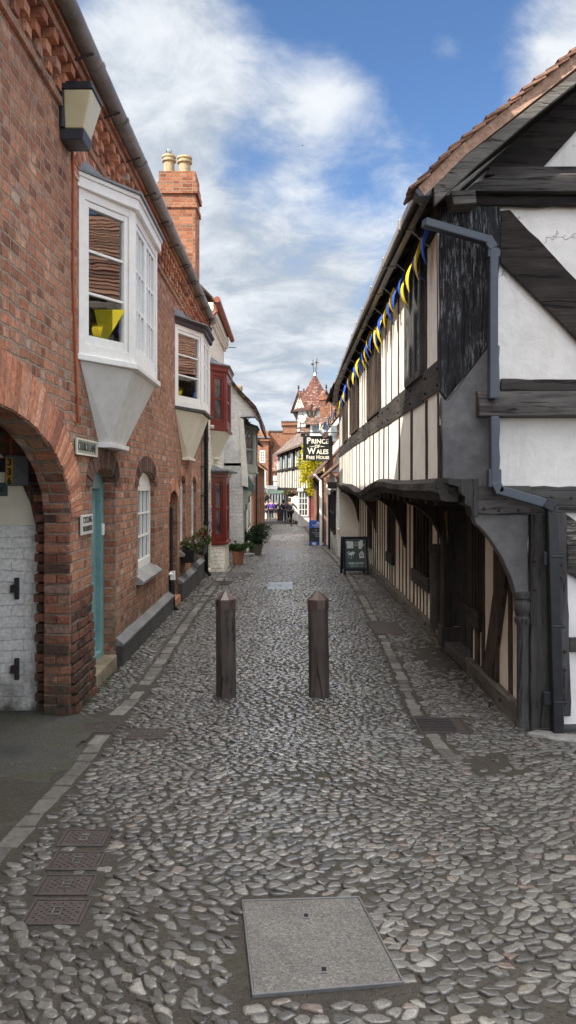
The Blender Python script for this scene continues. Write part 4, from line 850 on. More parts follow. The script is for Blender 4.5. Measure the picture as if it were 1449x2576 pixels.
oriel(ha, XA, 1, 16.15, 16.45, 17.35, 17.75, .60, 1.92, .28, 'maroon_paint', (1, 1), (1, 2), 2, corbel=(-.02, 16.15, 17.7, .26), cor_paint='pale_brick_paint', fascia=.09, over=.05, rail=.12, post=.10, sash=True, pane='window_glass')
m = MB(); m.box(A, 16.05, 18.9, 2.035, 2.075, -.02, .36); obj('lead_hood', m, 'lead_grey', ha, bevel=.008)
m = MB(); m.tube([A.p(15.9, 2.92, .01), A.p(15.9, 2.92, .08)], .035, 8); obj('waste_pipe', m, 'pale_brick_paint', ha)
n1 = thing('notice', 'white notice with blue block letters, upper of two on cream wall', 'notice', A.p(16.05, 1.2, 0), 'small blue and white notices on the cream house')
m = MB(); m.box(A, 15.93, 16.13, 1.12, 1.35, .006, .012); obj('sheet', m, 'sign_white', n1); m = MB(); m.box(A, 15.96, 16.10, 1.16, 1.20, .012, .014)
for k in range(4): m.box(A, 15.965+.035*k, 15.985+.035*k, 1.22, 1.31, .012, .014)
obj('print', m, 'blue_panel', n1)
n2 = thing('notice', 'white notice with solid blue panel, lower of two on cream wall', 'notice', A.p(16.05, 1.0, 0), 'small blue and white notices on the cream house')
m = MB(); m.box(A, 15.93, 16.13, .82, 1.09, .006, .012); obj('sheet', m, 'sign_white', n2); m = MB(); m.box(A, 15.96, 16.10, .87, 1.05, .012, .014); obj('print', m, 'blue_panel', n2)
# ================================================================== rough white gable house B
XB = -1.12; YB = 19.75; Bc = CF(YB); Bf = LF(XB)
hb = thing('white_gable_house', 'rough whitewashed gable house with sage green bay window and bent roof verge', 'house', (XB, YB, gz(YB)))
m = MB(); m.quad(*[Bc.p(a, b) for a, b in ((-5, -.3), (sx(611, YB), -.3), (sx(611, YB), sz(1165, YB)), (-5, sz(1165, YB)))]); obj('lower_wall', m, 'white_brick_paint', hb)
m = MB(); m.poly(Bc, [(-5, sz(1166, YB)), (sx(604, YB), sz(1172, YB)), (sx(612, YB), sz(1190, YB)), (sx(611, YB), sz(1150, YB)), (sx(604, YB), sz(1050, YB)), (sx(640, YB), sz(1046, YB)), (sx(652, YB), sz(1062, YB)), (sx(648, YB), sz(1038, YB)), (sx(625, YB), sz(1010, YB)), (sx(600, YB), sz(990, YB)), (sx(580, YB), sz(962, YB)), (sx(540, YB), sz(905, YB)), (-3.0, 5.4), (-5, 4)], -.15, .0); obj('gable_wall', m, 'rough_white_render', hb)
m = MB(); m.poly(Bc, [(sx(602, YB), sz(1050, YB)), (sx(613, YB), sz(1056, YB)), (sx(622, YB), sz(1180, YB)), (sx(624, YB), sz(1226, YB)), (sx(608, YB), sz(1222, YB))], -.1, .05); obj('pilaster', m, 'limewash', hb, bevel=.01)
m = MB(); v_ = [(540, 893), (580, 950), (603, 980), (626, 1003), (644, 1022), (655, 1045), (662, 1082), (656, 1080), (648, 1052), (636, 1030), (620, 1013), (600, 992), (578, 962), (540, 905)]
m.poly(Bc, [(sx(a, YB), sz(b, YB)) for a, b in v_], -4.0, .10); obj('roof', m, 'roof_tile', hb)
m = MB(); wall(m, Bf, YB, 24.5, -.4, 3.6, [(20.0, 20.95, -.1, 1.62, 0, .06)], .08); obj('front_wall', m, 'limewash', hb)
m = MB()
for k in range(5): 
    z = sz(1052+k*8, YB); m.tube([Bc.p(sx(604+k*5, YB), z-.28, .02), Bc.p(sx(612+k*5, YB), z-.10, .02), Bc.p(sx(628+k*4, YB), z-.01, .02)], .012, 6)
m.box(Bc, sx(604, YB), sx(640, YB), sz(1052, YB), sz(1049, YB), .0, .03)
obj('iron_bracket', m, 'iron_dark', hb)
oriel(hb, XB, 1, 20.5, 21.1, 22.4, 22.9, 2.13, 3.22, .27, 'sage_paint', (1, 1), (1, 2), 2, corbel=(1.68, 20.6, 22.6, .03), cor_paint='limewash', fascia=.08, over=.04, post=.09, rail=.1, sash=True, pane='window_glass')
m = MB(); m.add([Bf.p(u, v, w_) for u in (19.85, 21.05) for v, w_ in ((1.66, -.02), (1.62, .25), (1.78, .27), (2.02, .1), (2.02, -.02))], [(0, 1, 2, 3, 4), (9, 8, 7, 6, 5), (0, 5, 6, 1), (1, 6, 7, 2), (2, 7, 8, 3), (3, 8, 9, 4)]); obj('door_canopy', m, 'slate_board', hb)
m = MB()
for u in (19.9, 20.95): m.poly(Fr((XB, u, 0), (1, 0, 0), (0, -1, 0)), [(0, 1.66), (.24, 1.62), (.2, 1.5), (.12, 1.46), (.13, 1.34), (.06, 1.28), (.07, 1.14), (0, 1.08)], -.03, .03)
for q in ((19.96, 20.02, -.1, 1.62), (20.93, 20.99, -.1, 1.62)): m.box(Bf, *q, -.05, .03)
each('door_surround', m, 'sage_paint', hb, bevel=.004)
m = MB(); m.box(Bf, 20.02, 20.93, -.08, 1.60, -.07, -.03); obj('door', m, 'sage_paint', hb)
m = MB()
for (u, v) in ((21.6, 1.3), (22.7, .6)): m.box(Bf, u, u+.5, v, v+.8, -.005, .01)
obj('window', m, 'window_glass', hb)
m = MB(); m.box(CF(23.2), -1.72, -1.28, 3.5, 4.38, -.4, 0); m.box(CF(23.2), -1.74, -1.26, 4.26, 4.33, -.43, .03); c2 = obj('chimney', m, 'orange_brick', hb)
for X, Y in ((585, 23.4), (603, 23.4)):
    m = MB(); r = .085; m.lathe((sx(X, Y)+.0, Y, 4.36), [(r*.8, 0), (r*.78, .17), (r*1.1, .18), (r*1.1, .21), (r*.9, .215), (r*1.1, .24), (r*1.1, .27), (r*.9, .28), (r*.95, .31), (r*.4, .33)], 14); obj('chimney_pot', m, 'chimney_clay', c2, smooth=40)
# ================================================================== brick row beyond
XC = -1.12
hc = thing('brick_cottage', 'orange red brick cottage with tall dark sashes beyond the sage green door', 'house', (XC, 26, gz(26)))
m = MB(); Cc = LF(XC); wall(m, Cc, 24.5, 29.0, -.6, 3.15, [(25.2, 25.9, .2, 1.7, 0), (26.9, 27.6, .2, 1.7, 0), (28.1, 28.7, .2, 1.7, 0), (25.2, 25.9, 2.2, 3.0, 0), (28.0, 28.8, 2.2, 3.0, 0)], .12)
m.quad(*[CF(29.0).p(a, b) for a, b in ((-4.2, -.6), (XC, -.6), (XC, 3.15), (-2.6, 4.1), (-4.2, 3.1))]); obj('wall', m, 'orange_brick', hc)
for a, b in ((25.2, .2), (26.9, .2), (28.1, .2)): frame_win('window', LF(XC-.06), a, a+.6, b, 1.7, 2, 2, hc, paint='maroon_paint')
for a in (25.2, 28.0): frame_win('window', LF(XC-.06), a, a+.7, 2.2, 3.0, 2, 2, hc, paint='sage_paint')
m = MB(); m.poly(WF, [(XC+.22, 3.12), (XC+.22, 3.20), (-2.6, 4.25), (-4.3, 3.2), (-4.3, 3.1), (-2.6, 4.15)], 24.5, 29.1); obj('roof', m, 'roof_tile', hc)
m = MB(); m.box(Cc, 27.9, 27.94, .3, 2.8, 0, .05); obj('downpipe', m, 'pipe_black', hc)
hq = thing('shade_row_house', 'added red brick house hidden behind the terrace, shading the far lane', 'house', (-2.3, 50, gz(50)))  # added out of view to keep the far lane in shade
m = MB(); m.box(LF(-2.2), 44.2, 59.5, -1.5, 3.3, -4, 0, False); obj('wall', m, 'orange_brick', hq); m = MB(); m.poly(WF, [(-2.0, 3.25), (-2.0, 3.35), (-4.2, 4.9), (-6.4, 3.35), (-6.4, 3.25), (-4.2, 4.8)], 44.1, 59.6); obj('roof', m, 'roof_tile', hq)
for k in range(4): frame_win('window', LF(-2.17), 46+3.2*k, 47+3.2*k, .4, 1.9, 2, 2, hq)
hd = thing('brick_terrace', 'distant red brick terrace on the left where the lane bends', 'house', (-1.25, 40, gz(40)))
m = MB(); Dd = LF(-1.28); wall(m, Dd, 33.2, 44, -1.2, 2.6, [(34+2.4*k, 35+2.4*k, .0, 1.2, 0) for k in range(4)], .12); m.quad(*[CF(33.2).p(a, b) for a, b in ((-5, -1), (-1.28, -1), (-1.28, 2.6), (-3, 3.6), (-5, 2.6))]); m.quad(*[CF(44).p(a, b) for a, b in ((-5, -1), (-1.28, -1), (-1.28, 2.6), (-3, 3.6), (-5, 2.6))]); obj('wall', m, 'orange_brick', hd)
m = MB(); m.poly(WF, [(-1.1, 2.55), (-1.1, 2.65), (-3, 4.1), (-5, 2.7), (-5, 2.5), (-3, 4.0)], 33.1, 44.1); obj('roof', m, 'roof_tile', hd)
for k in range(4): frame_win('window', LF(-1.34), 34+2.4*k, 35+2.4*k, .0, 1.2, 2, 2, hd)
m = MB(); m.box(CF(37), -2.2, -1.7, 3, 4.1, -.5, 0); obj('chimney', m, 'orange_brick', hd)
# ================================================================== RIGHT: timber framed hall
YG = 5.75; G = CF(YG)
gx = lambda X: sx(X, YG)
gv = lambda y: sz(y, YG)
gp = lambda pts, Y=YG: [(sx(a, Y), sz(b, Y)) for a, b in pts]
tb = thing('timber_framed_hall', 'old black and white timber framed hall with jettied upper floor', 'house', (1.4, YG, 0))
XU = 1.10; XR = 1.72
xu = lambda Y: XU+.004*max(0, Y-6)+.018*max(0, Y-14)    # the upper wall bends away slightly
def UF(Y0, Y1, off=0): # frame on the jettied wall between two distances
    a = Vector((xu(Y0)-off, Y0, 0)); b = Vector((xu(Y1)-off, Y1, 0)); d = (b-a).normalized(); return Fr(a, d, Vector((-d.y, d.x, 0))), (b-a).length
EZ = 3.78; YE = 19.6
# upper lane-side wall
zb = lambda Y: 1.80-.02*math.sin((Y-5.7)/13.8*math.pi)-.10*math.exp(-((Y-12.0)/1.4)**2)+.045*math.exp(-((Y-9.3)/1.2)**2)+.03*math.exp(-((Y-18.5)/1.6)**2)
m = MB(); ys_ = [YG+.02+(YE-YG-.02)*k/20 for k in range(21)]
for a, b in zip(ys_, ys_[1:]): m.quad(Vector((xu(a), a, zb(a)-.09)), Vector((xu(b), b, zb(b)-.09)), Vector((xu(b), b, EZ)), Vector((xu(a), a, EZ)))
m.quad(Vector((xu(YE), YE, 0)), Vector((5.5, YE, 0)), Vector((5.5, YE, EZ)), Vector((3.4, YE, 6.0)), Vector((xu(YE), YE, EZ))); obj('upper_panels', m, 'limewash', tb)
m = MB()
def ustud(Y, wd, z0, z1, lean=0, pr=.007, mm=None):
    fr_ = Fr((xu(Y), 0, 0), (0, 1, 0), (-1, 0, 0)); stud(mm or m, fr_, Y, wd*.9, z0, z1, -.02, pr, lean); return
    mm = mm or m; mm.shuf(); a = [Vector((xu(Y+s*wd/2)+.02, Y+s*wd/2+(lean if z == z1 else 0), z)) for z in (z0, z1) for s in (-1, 1)]; b = [q+Vector((-.02-pr, 0, 0)) for q in a]
    mm.add(a+b, [(0, 1, 3, 2), (4, 5, 7, 6), (0, 1, 5, 4), (2, 3, 7, 6), (0, 2, 6, 4), (1, 3, 7, 5)])
UST = [(5.80, .13), (6.33, .12), (7.13, .15), (7.95, .12), (8.80, .06), (9.28, .10), (9.77, .09), (10.44, .12), (10.9, .08), (11.65, .12), (12.5, .13), (13.1, .1), (14.1, .12), (14.8, .09), (15.5, .13), (16.3, .1), (17.0, .1), (17.7, .14), (18.4, .1), (19.0, .1), (19.55, .14)]
for Y, wd in UST: ustud(Y, wd*.85, zb(Y)-.08, 2.43, random.uniform(-.03, .03))
WIN = [(6.50, 7.35), (9.70, 11.05), (12.75, 14.2), (15.7, 17.1)]
for Y, wd in [(5.80, .13), (6.40, .16), (7.45, .16), (8.0, .08), (8.55, .05), (9.05, .06), (9.6, .15), (11.15, .14), (11.65, .05), (12.1, .08), (12.65, .14), (14.3, .14), (14.9, .06), (15.55, .12), (17.25, .13), (17.9, .06), (18.5, .08), (19.1, .06), (19.55, .14)]: ustud(Y, wd, 2.66, EZ, random.uniform(-.05, .05))
each('stud', m, 'oak_dark', tb, bevel=.003)
m = MB(); m2 = MB()
for a, b in zip([5.73]+ys_[1:], ys_[1:]):
    j = random.uniform(-.008, .008); m.cur = a % 1
    q = [Vector((xu(Y)+d, Y, z)) for Y in (a, b) for d, z in ((.02, 2.43+j), (-.012, 2.43+j), (-.012, 2.655+j), (.02, 2.655+j))]; m.add(q, [(0, 1, 2, 3), (7, 6, 5, 4), (0, 4, 5, 1), (1, 5, 6, 2), (2, 6, 7, 3), (3, 7, 4, 0)])
    q = [Vector((xu(Y)+d, Y, z)) for Y in (a, b) for d, z in ((.02, 3.62), (-.03, 3.62), (-.03, 3.82), (.02, 3.82))]; m2.add(q, [(0, 1, 2, 3), (7, 6, 5, 4), (0, 4, 5, 1), (1, 5, 6, 2), (2, 6, 7, 3), (3, 7, 4, 0)])
obj('middle_rail', m, 'oak_grey_y', tb); obj('wall_plate', m2, 'oak_dark_y', tb)
m = MB()      # pegs
for Y, wd in UST:
    for z in (2.48, 2.60): m.lathe((0, 0, 0), [(.012, 0), (.012, .012), (.006, .016)], 8); m.v[-24:] = [Vector((xu(Y)-.012-q.z, Y+q.x, z+q.y)) for q in m.v[-24:]]
each('peg', m, 'oak_dark', tb)
for a, b in WIN:   # mullioned windows
    fr, L_ = UF(a, b, .012); m = MB(); n = 3 if L_ < 1 else 5
    for k in range(n+1):
        u = L_*k/n; m.box(fr, u-.032, u+.032, 2.66, 3.62, -.03, .024)
    m.box(fr, -.03, L_+.03, 2.645, 2.70, -.03, .02)
    if L_ > 1: 
        for k in range(n): u = L_*(k+.5)/n; h = L_/n/2-.03; m.poly(fr, [(u-h, 3.5), (u-h, 3.35), (u-h*.5, 3.45), (u, 3.50), (u+h*.5, 3.45), (u+h, 3.35), (u+h, 3.5)], -.02, .01)
    wn = obj('window', m, 'oak_brown' if L_ > 1 else 'oak_post', tb, bevel=.004); g = MB(); g.quad(fr.p(0, 2.66, .004), fr.p(L_, 2.66, .004), fr.p(L_, 3.62, .004), fr.p(0, 3.62, .004)); obj('pane', g, 'leaded_glass', wn)
# jetty: bressumer, soffit, joists and curved brackets
zb = lambda Y: 1.80-.02*math.sin((Y-5.7)/13.8*math.pi)-.10*math.exp(-((Y-12.0)/1.4)**2)+.045*math.exp(-((Y-9.3)/1.2)**2)+.03*math.exp(-((Y-18.5)/1.6)**2)
m = MB(); yy = [5.72+.2*k for k in range(71)]
for a, b in zip(yy, yy[1:]):
    m.cur = .5+.3*math.sin(a*3); 
    q = [Vector((xu(Y)+d, Y, zb(Y)+z)) for Y in (a, b) for d, z in ((.12, 0), (-.03, .004), (-.085+.012*math.sin(Y*31), -.03), (-.075+.01*math.sin(Y*37), -.085), (-.02, -.105), (-.005, -.15), (.04, -.165), (.12, -.165))]
    n = 8; m.add(q, [list(range(8)), list(range(8, 16))[::-1]]+[(i, (i+1) % 8, 8+(i+1) % 8, 8+i) for i in range(8)])
obj('bressumer', m, 'oak_grey_y', tb, bevel=0)
m = MB(); m.cur = .5
for a, b in zip(ys_, ys_[1:]): m.quad(Vector((xu(a)+.1, a, zb(a)-.10)), Vector((xu(b)+.1, b, zb(b)-.10)), Vector((XR+.3, b, 1.75)), Vector((XR+.3, a, 1.75)))
obj('jetty_soffit', m, 'oak_dark_y', tb)
m = MB(); Y = 6.1
while Y < 19.5: m.box(XY, xu(Y)+.02, XR+.1, Y-.06, Y+.06, 1.60, 1.74); Y += .42
each('joist', m, 'oak_dark_x', tb, bevel=.008)
def arcbr(Y, wd=.16, h=.75, mat_='oak_brown', nm='bracket'):
    mm = MB(); x0, x1 = xu(Y)+.05, XR; zt_ = 1.63; fr = Fr((0, Y, 0), (1, 0, 0), (0, -1, 0)); pts = [(x0, zt_), (x1, zt_), (x1, zt_-h)]
    for k in range(1, 9): t_ = k/9*math.pi/2; pts.append((x1-.04-(x1-x0-.04)*(1-math.cos(t_)), zt_-h+(h-.05)*math.sin(t_)))
    mm.poly(fr, pts, -wd/2, wd/2); obj(nm, mm, mat_, tb, bevel=.008)
for Y in (8.45, 11.7, 15.6, 19.3): arcbr(Y, h=.8)
# ground floor wall behind the jetty
R = RF(XR)
sl0 = .15
m = MB(); wall(m, R, YG-.0, 19.6, .0, 1.75, [(7.50, 8.34, .12, 1.75, 0, .10), (7.08, 7.42, .62, 1.75, 0, .06), (9.62, 10.85, .62, 1.75, 0, .06), (12.9, 13.7, .62, 1.75, 0, .06), (16.4, 17.2, .7, 1.75, 0, .06)], .06); obj('lower_panels', m, 'ochre_plaster', tb)
m = MB(); m.box(R, 5.80, 7.47, -.02, .15, 0, .07); m.box(R, 8.36, 19.6, -.02, .14, 0, .07); m.box(R, 5.8, 19.6, 1.58, 1.74, .0, .05); each('sill_beam', m, 'sill_oak_y', tb, bevel=.012)
m = MB(); m.box(R, 5.72, 8.5, -.1, .0, 0, .10); m.box(R, 8.5, 19.6, -.1, -.018, 0, .09); each('stone_footing', m, 'plinth_dark', tb, bevel=.01)
m = MB()
S = [6.16, 6.60+.02, 7.03, 7.46]
for u, wd in ((6.16, .13), (7.02, .12), (7.46, .07), (8.62, .10), (9.12, .10), (9.56, .08), (10.9, .10), (11.25, .06), (11.6, .09), (11.95, .07), (12.3, .08), (12.8, .1), (13.8, .1), (14.2, .08), (14.55, .08), (14.9, .08), (15.3, .12), (15.7, .09), (16.05, .07), (16.35, .1), (17.25, .1), (17.7, .08), (18.1, .08), (18.5, .1), (18.9, .08), (19.3, .12)):
    stud(m, R, u, wd*.76, .14, 1.6, 0, .012, random.uniform(-.02, .02))
for u in (9.87, 10.12, 10.37, 10.62): m.box(R, u-.03, u+.03, .14, .45, 0, .01)
for u in (7.2, ): m.box(R, u-.05, u+.05, .14, .45, 0, .03)
for u in (13.1, 13.3, 13.5, 16.7, 16.95): m.box(R, u-.03, u+.03, .14, .45, 0, .01)
m.box(R, 6.50, 6.61, .14, 1.6, 0, .026)
each('stud', m, 'oak_brown', tb, bevel=.003)
m = MB()    # long brace across the first panels
m.poly(R, [(6.93, .14), (6.63, .14), (6.08, 1.30), (6.10, 1.6), (6.34, 1.6), (6.42, 1.2)], 0, .036); obj('brace', m, 'oak_brown', tb, bevel=.006)
for a, b, c in ((7.08, 7.42, 3), (9.62, 10.85, 5), (12.9, 13.7, 4), (16.4, 17.2, 4)):
    m = MB()
    for k in range(c+1): u = a+(b-a)*k/c; m.box(R, u-.035, u+.035, .62, 1.6, -.05, .02)
    wn = obj('window', m, 'oak_dark', tb, bevel=.006)
    m = MB(); m.box(R, a-.04, b+.04, .46, .63, 0, .05); obj('window_sill', m, 'oak_grey_y', wn, bevel=.012); g = MB(); g.quad(R.p(a, .6, -.045), R.p(b, .6, -.045), R.p(b, 1.7, -.045), R.p(a, 1.7, -.045)); obj('pane', g, 'leaded_glass', wn)
m = MB()
for k in range(5): u = 7.53+.158*k; m.box(R, u, u+.152, .14, 1.72, -.09, -.06+.004*(k % 2))
m.box(R, 7.53, 8.32, .5, .58, -.06, -.045); dr = obj('door', m, 'oak_grey', tb, bevel=.004)
m = MB(); m.box(R, 7.62, 7.72, 1.0, 1.3, -.055, -.05); obj('door_notice', m, 'lead_grey', dr)
m = MB(); m.box(R, 8.333, 8.54, .28, 1.7, -.11, .10); m.box(R, 8.328, 8.56, .05, .279, -.115, .12); m.box(R, 7.40, 8.327, .03, .127, -.105, .09); obj('door_post', m, 'oak_grey', tb, bevel=.012)
m = MB(); 
for y_, q in ((9.02, .055), ): m.tube([(XR-.06, y_, .1), (XR-.06, y_, 1.0)], .06, 10); m.tube([(XR-.06, y_, 1.0), (XR-.06, y_, 1.05), (XR-.06, y_, 1.09)], .075, 10)
obj('column', m, 'oak_post', tb, smooth=40); m = MB()
m.lathe((gx(1318), 5.77, -.02), [(.055, 0), (.055, .06), (.046, .09), (.045, .76), (.062, .79), (.062, .82), (.047, .83), (.050, .845), (.066, .87), (.066, .93), (.05, .95), (.064, .965), (.064, 1.0), (.05, 1.01)], 20)
obj('column', m, 'oak_post', tb, smooth=40)
m = MB()
for k in range(8): Y = 6.2+k*1.7; m.lathe((0, 0, 0), [(.016, 0), (.016, .012), (.008, .018)], 8); m.v[-24:] = [Vector((XR-.07-q.z, Y+q.x, .09+q.y)) for q in m.v[-24:]]
each('peg', m, 'iron_dark', tb)
# ---- gable end facing the camera
XE = 5.6; AP = (3.33, gv(184)+0)
apx, apz = 3.33, gv(184)+(3.33-gx(1449))*.752
m = MB(); m.add([G.p(*q, -.02) for q in ((XU+.0, 1.75), (XR, 1.75), (XR, -.1), (XE, -.1), (XE, 3.7), (apx, apz-.1), (gx(1100), gv(505)))], [(0, 1, 2, 3, 4, 5, 6)]); obj('gable_panels', m, 'gable_plaster', tb)
def gpoly(nm, mt, pts, w0, w1, bevel=.008, lab=None, shuf=True):
    mm = MB(); mm.poly(G, rough(gp(pts), .10, .006), w0, w1); return obj(nm, mm, mt, tb, bevel=bevel, label=lab)
gpoly('corner_post', 'oak_peeling', [(1106, 500), (1256, 505), (1256, 664), (1228, 868), (1121, 1007), (1106, 985)], -.05, .03)
gpoly('lead_panel', 'lead_board', [(1123, 1009), (1229, 870), (1256, 870), (1256, 1225), (1194, 1225), (1194, 1207), (1112, 1205), (1109, 1000)], -.05, .025)
gpoly('bressumer_end', 'oak_post', [(1124, 1200), (1140, 1206), (1196, 1203), (1196, 1300), (1181, 1300), (1176, 1275), (1160, 1268), (1162, 1252), (1148, 1240), (1146, 1225), (1122, 1218)], -.1, .10)
gpoly('girding_beam', 'oak_post_x', [(1196, 1222), (1330, 1222), (1330, 1292), (1196, 1291)], .0, .06)
gpoly('girding_beam', 'oak_post_x', [(1331, 1224), (1900, 1226), (1900, 1290), (1331, 1290)], -.02, .03)
m = MB()
for X, y in ((1212, 1279), (1250, 1283), (1298, 1283), (1338, 1408), (1340, 1480), (1407, 1402), (1407, 1452), (1414, 1635), (1414, 1680), (1430, 1252), (1380, 1250)):
    m.lathe((0, 0, 0), [(.013, 0), (.013, .008), (.007, .014)], 9); m.v[-27:] = [Vector((gx(X)+q.x, YG-.058-q.z, gv(y)+q.y)) for q in m.v[-27:]]
each('peg', m, 'iron_dark', tb)
gpoly('diagonal_brace', 'oak_dark_x', [(1257, 532), (1281, 530), (1620, 885), (1620, 1040), (1449, 857), (1361, 767), (1257, 664)], 0, .024)
gpoly('post', 'oak_dark', [(1598, 521), (1650, 521), (1650, 953), (1598, 953)], -.01, .034)
gpoly('post', 'oak_grey', [(1598, 1291), (1650, 1291), (1650, 1820), (1598, 1820)], -.01, .038)
gpoly('middle_rail', 'oak_grey_x', [(1257, 954), (1900, 957), (1900, 985), (1257, 983)], 0, .035)
mm = MB(); mm.poly(Fr((gx(1195), YG, 0), (0, -1, 0), (-1, 0, 0)), [(0, gv(983)), (.06, gv(986)), (.13, gv(1022)), (.13, gv(1050)), (0, gv(1052))], -3.2, 0); obj('drip_beam', mm, 'oak_silver_x', tb, bevel=.006)
gpoly('top_rail', 'oak_dark_x', [(1100, 496), (1900, 498), (1900, 520), (1100, 524)], 0, .045)
mm = MB(); mm.poly(G, gp([(1162, 494), (1185, 474), (1250, 449), (1900, 449), (1900, 497)]), 0, .11); obj('tie_beam', mm, 'oak_silver_x', tb, bevel=.012)
mm = MB(); mm.poly(G, gp([(1228, 427), (1900, 424), (1900, 447), (1215, 448)]), 0, .06); obj('tie_beam', mm, 'oak_grey_x', tb, bevel=.006)
mm = MB(); mm.poly(G, gp([(1118, 508), (1178, 505), (1181, 538), (1125, 541)]), 0, .22); obj('plate_end', mm, 'oak_silver_x', tb, bevel=.006)
mm = MB(); mm.poly(G, gp([(1130, 505), (1300, 350), (1449, 232), (1449, 330), (1362, 426), (1225, 427), (1180, 470)]), 0, .03); each('rafter', mm, 'oak_dark_x', tb); mm = MB(); mm.poly(G, [(gx(1449), gv(232)), (gx(1449), gv(330)), (apx, apz-.55), (apx, apz-.12)], 0, .03); obj('rafter', mm, 'oak_dark_x', tb)
# lower front: bracket, posts, panels
arc = [(1306, 1556), (1300, 1500), (1286, 1455), (1264, 1405), (1236, 1360), (1212, 1330), (1196, 1318)]
gpoly('corner_bracket', 'lead_board', [(1190, 1292), (1330, 1292), (1330, 1556)]+arc, -.12, .0, .01)
gpoly('corner_post', 'oak_post', [(1331, 1292), (1371, 1292), (1393, 1550), (1395, 1832), (1331, 1828)], -.06, .045)
gpoly('corner_post', 'oak_dark', [(1372, 1292), (1398, 1292), (1401, 1832), (1396, 1832)], -.06, .02)  # dark strip filling the gap between posts, coloured for its shade
gpoly('post', 'oak_post', [(1399, 1290), (1421, 1290), (1433, 1800), (1402, 1800)], -.02, .035)
gpoly('curved_brace', 'oak_weathered_x', [(1423, 1292), (1520, 1360), (1600, 1420), (1600, 1560), (1520, 1500), (1450, 1455), (1424, 1440)], -.01, .02)
gpoly('lower_rail', 'oak_grey_x', [(1428, 1602), (1900, 1602), (1900, 1640), (1429, 1640)], 0, .03)
gpoly('sill_stone', 'plinth_dark', [(1331, 1829), (1900, 1798), (1900, 1900), (1331, 1860)], -.06, .05)
# roof: stepped tile courses, mortar bedding, barge board
YR = YG-.32
mm = MB(); mm.poly(CF(YR), gp([(1088, 455), (1240, 343), (1449, 183), (1449, 212), (1330, 306), (1194, 423), (1092, 519)], YR), -.03, .03); p1 = gp([(1449, 183), (1449, 212)], YR); bx = 3.3
mm.poly(CF(YR), [p1[0], p1[1], (bx, p1[1][1]+(bx-p1[1][0])*.76), (bx, p1[0][1]+(bx-p1[0][0])*.76)], -.03, .03); obj('barge_board', mm, 'oak_silver_x', tb, bevel=.004)
ev = Vector((sx(1050, YR), 0, sz(478, YR))); kn = Vector((sx(1150, YR), 0, sz(378, YR))); hi2 = Vector((sx(1449, YR), 0, sz(142, YR))); rd = hi2+(hi2-kn)*1.25
path = []; 
for a, b in ((ev, kn), (kn, hi2), (hi2, rd)):
    n = max(2, int((b-a).length/.095)); path += [a.lerp(b, k/n) for k in range(n)]
path.append(rd)
mm = MB(); 
for i, (a, b) in enumerate(zip(path, path[1:])):
    d = (b-a).normalized(); n_ = Vector((-d.z, 0, d.x)); rise_ = .026
    y = YR-.075+random.uniform(-.012, .012)
    for seg in range(92):
        if seg >= 2 and i < 2: y += .16 if seg < 6 else 2.0; continue
        wd = .16; y1 = y+wd
        if seg > 3 and seg < 91 and seg % 6: y1 = y+wd
        if seg >= 6: wd = 2.0; y1 = y+wd
        mm.cur = random.random(); jj = random.uniform(-.004, .005)
        f0 = a-d*.05+n_*(rise_+.016+jj); f1 = b+d*.02+n_*(.016)
        q = [Vector((p_.x, yy_, p_.z)) for yy_ in (y+.002, y1-.002) for p_ in (f0-n_*.016, f1-n_*.016, f1, f0)]
        mm.add(q, [(0, 1, 2, 3), (7, 6, 5, 4), (0, 4, 5, 1), (1, 5, 6, 2), (2, 6, 7, 3), (3, 7, 4, 0)]); y = y1
        if y > YE+.2: break
obj('roof_tiles', mm, 'tile_piece', tb, fix=False)
mm = MB(); mm.cur = .5
mid = [p_ for p_ in path]; pts = [(p_.x, p_.z+.012) for p_ in mid]+[(p_.x+.03, p_.z-.055) for p_ in mid[::-1]]
for a, b in zip(mid, mid[1:]): mm.poly(Fr((0, YR-.035, 0), (1, 0, 0), (0, -1, 0)), [(a.x, a.z+.006), (b.x, b.z+.006), (b.x+.045, b.z-.05), (a.x+.045, a.z-.05)], -.2, .0, False)
obj('verge_mortar', mm, 'verge_mortar', tb)
mm = MB(); mm.quad(Vector((ev.x+.02, YR, ev.z-.03)), Vector((ev.x+.02, YE+.1, ev.z-.03)), Vector((rd.x, YE+.1, rd.z-.03)), Vector((rd.x, YR, rd.z-.03))); mm.quad(Vector((rd.x, YR, rd.z+.05)), Vector((rd.x, YE, rd.z+.05)), Vector((XE+.3, YE, EZ-.3)), Vector((XE+.3, YR, EZ-.3))); obj('roof_underside', mm, 'oak_dark_y', tb, fix=False)
mm = MB(); Y = 5.9
while Y < 19.6: mm.bar((xu(Y)+.2, Y, 3.94), (.93+.004*Y, Y, 3.80), .07, .07); Y += .5
each('rafter_foot', mm, 'oak_dark', tb)
# eaves gutter: square section, sagging round the bend
gpts = [(.95, 5.48, 3.81), (.935, 6.3, 3.80), (.925, 7.3, 3.785), (.925, 9.4, 3.79), (.935, 11, 3.80), (.945, 13, 3.79), (.98, 15.8, 3.78), (1.05, 17.6, 3.76), (1.16, 19.7, 3.74)]
mm = MB()
for a, b in zip(gpts, gpts[1:]): mm.bar(a, b, .115, .075)
for k in range(len(gpts)-1):
    a, b = Vector(gpts[k]), Vector(gpts[k+1]); n = max(1, round((b-a).length/.95))
    for j in range(n): c = a.lerp(b, j/n); d = (b-a).normalized()*.03; mm.bar(c-d, c+d, .135, .095)
obj('gutter', mm, 'gutter_dark', tb, bevel=.012)
mm = MB(); Y = 6.2
while Y < 19: 
    mm.bar((xu(Y), Y, 3.60), (.93+.003*Y, Y, 3.73), .012, .012); Y += .9
each('gutter_bracket', mm, 'galvanised', tb)
pw = .14; PZ = YG-pw
def pp(X, y, Y=PZ): return Vector((sx(X, Y), Y, sz(y, Y)))
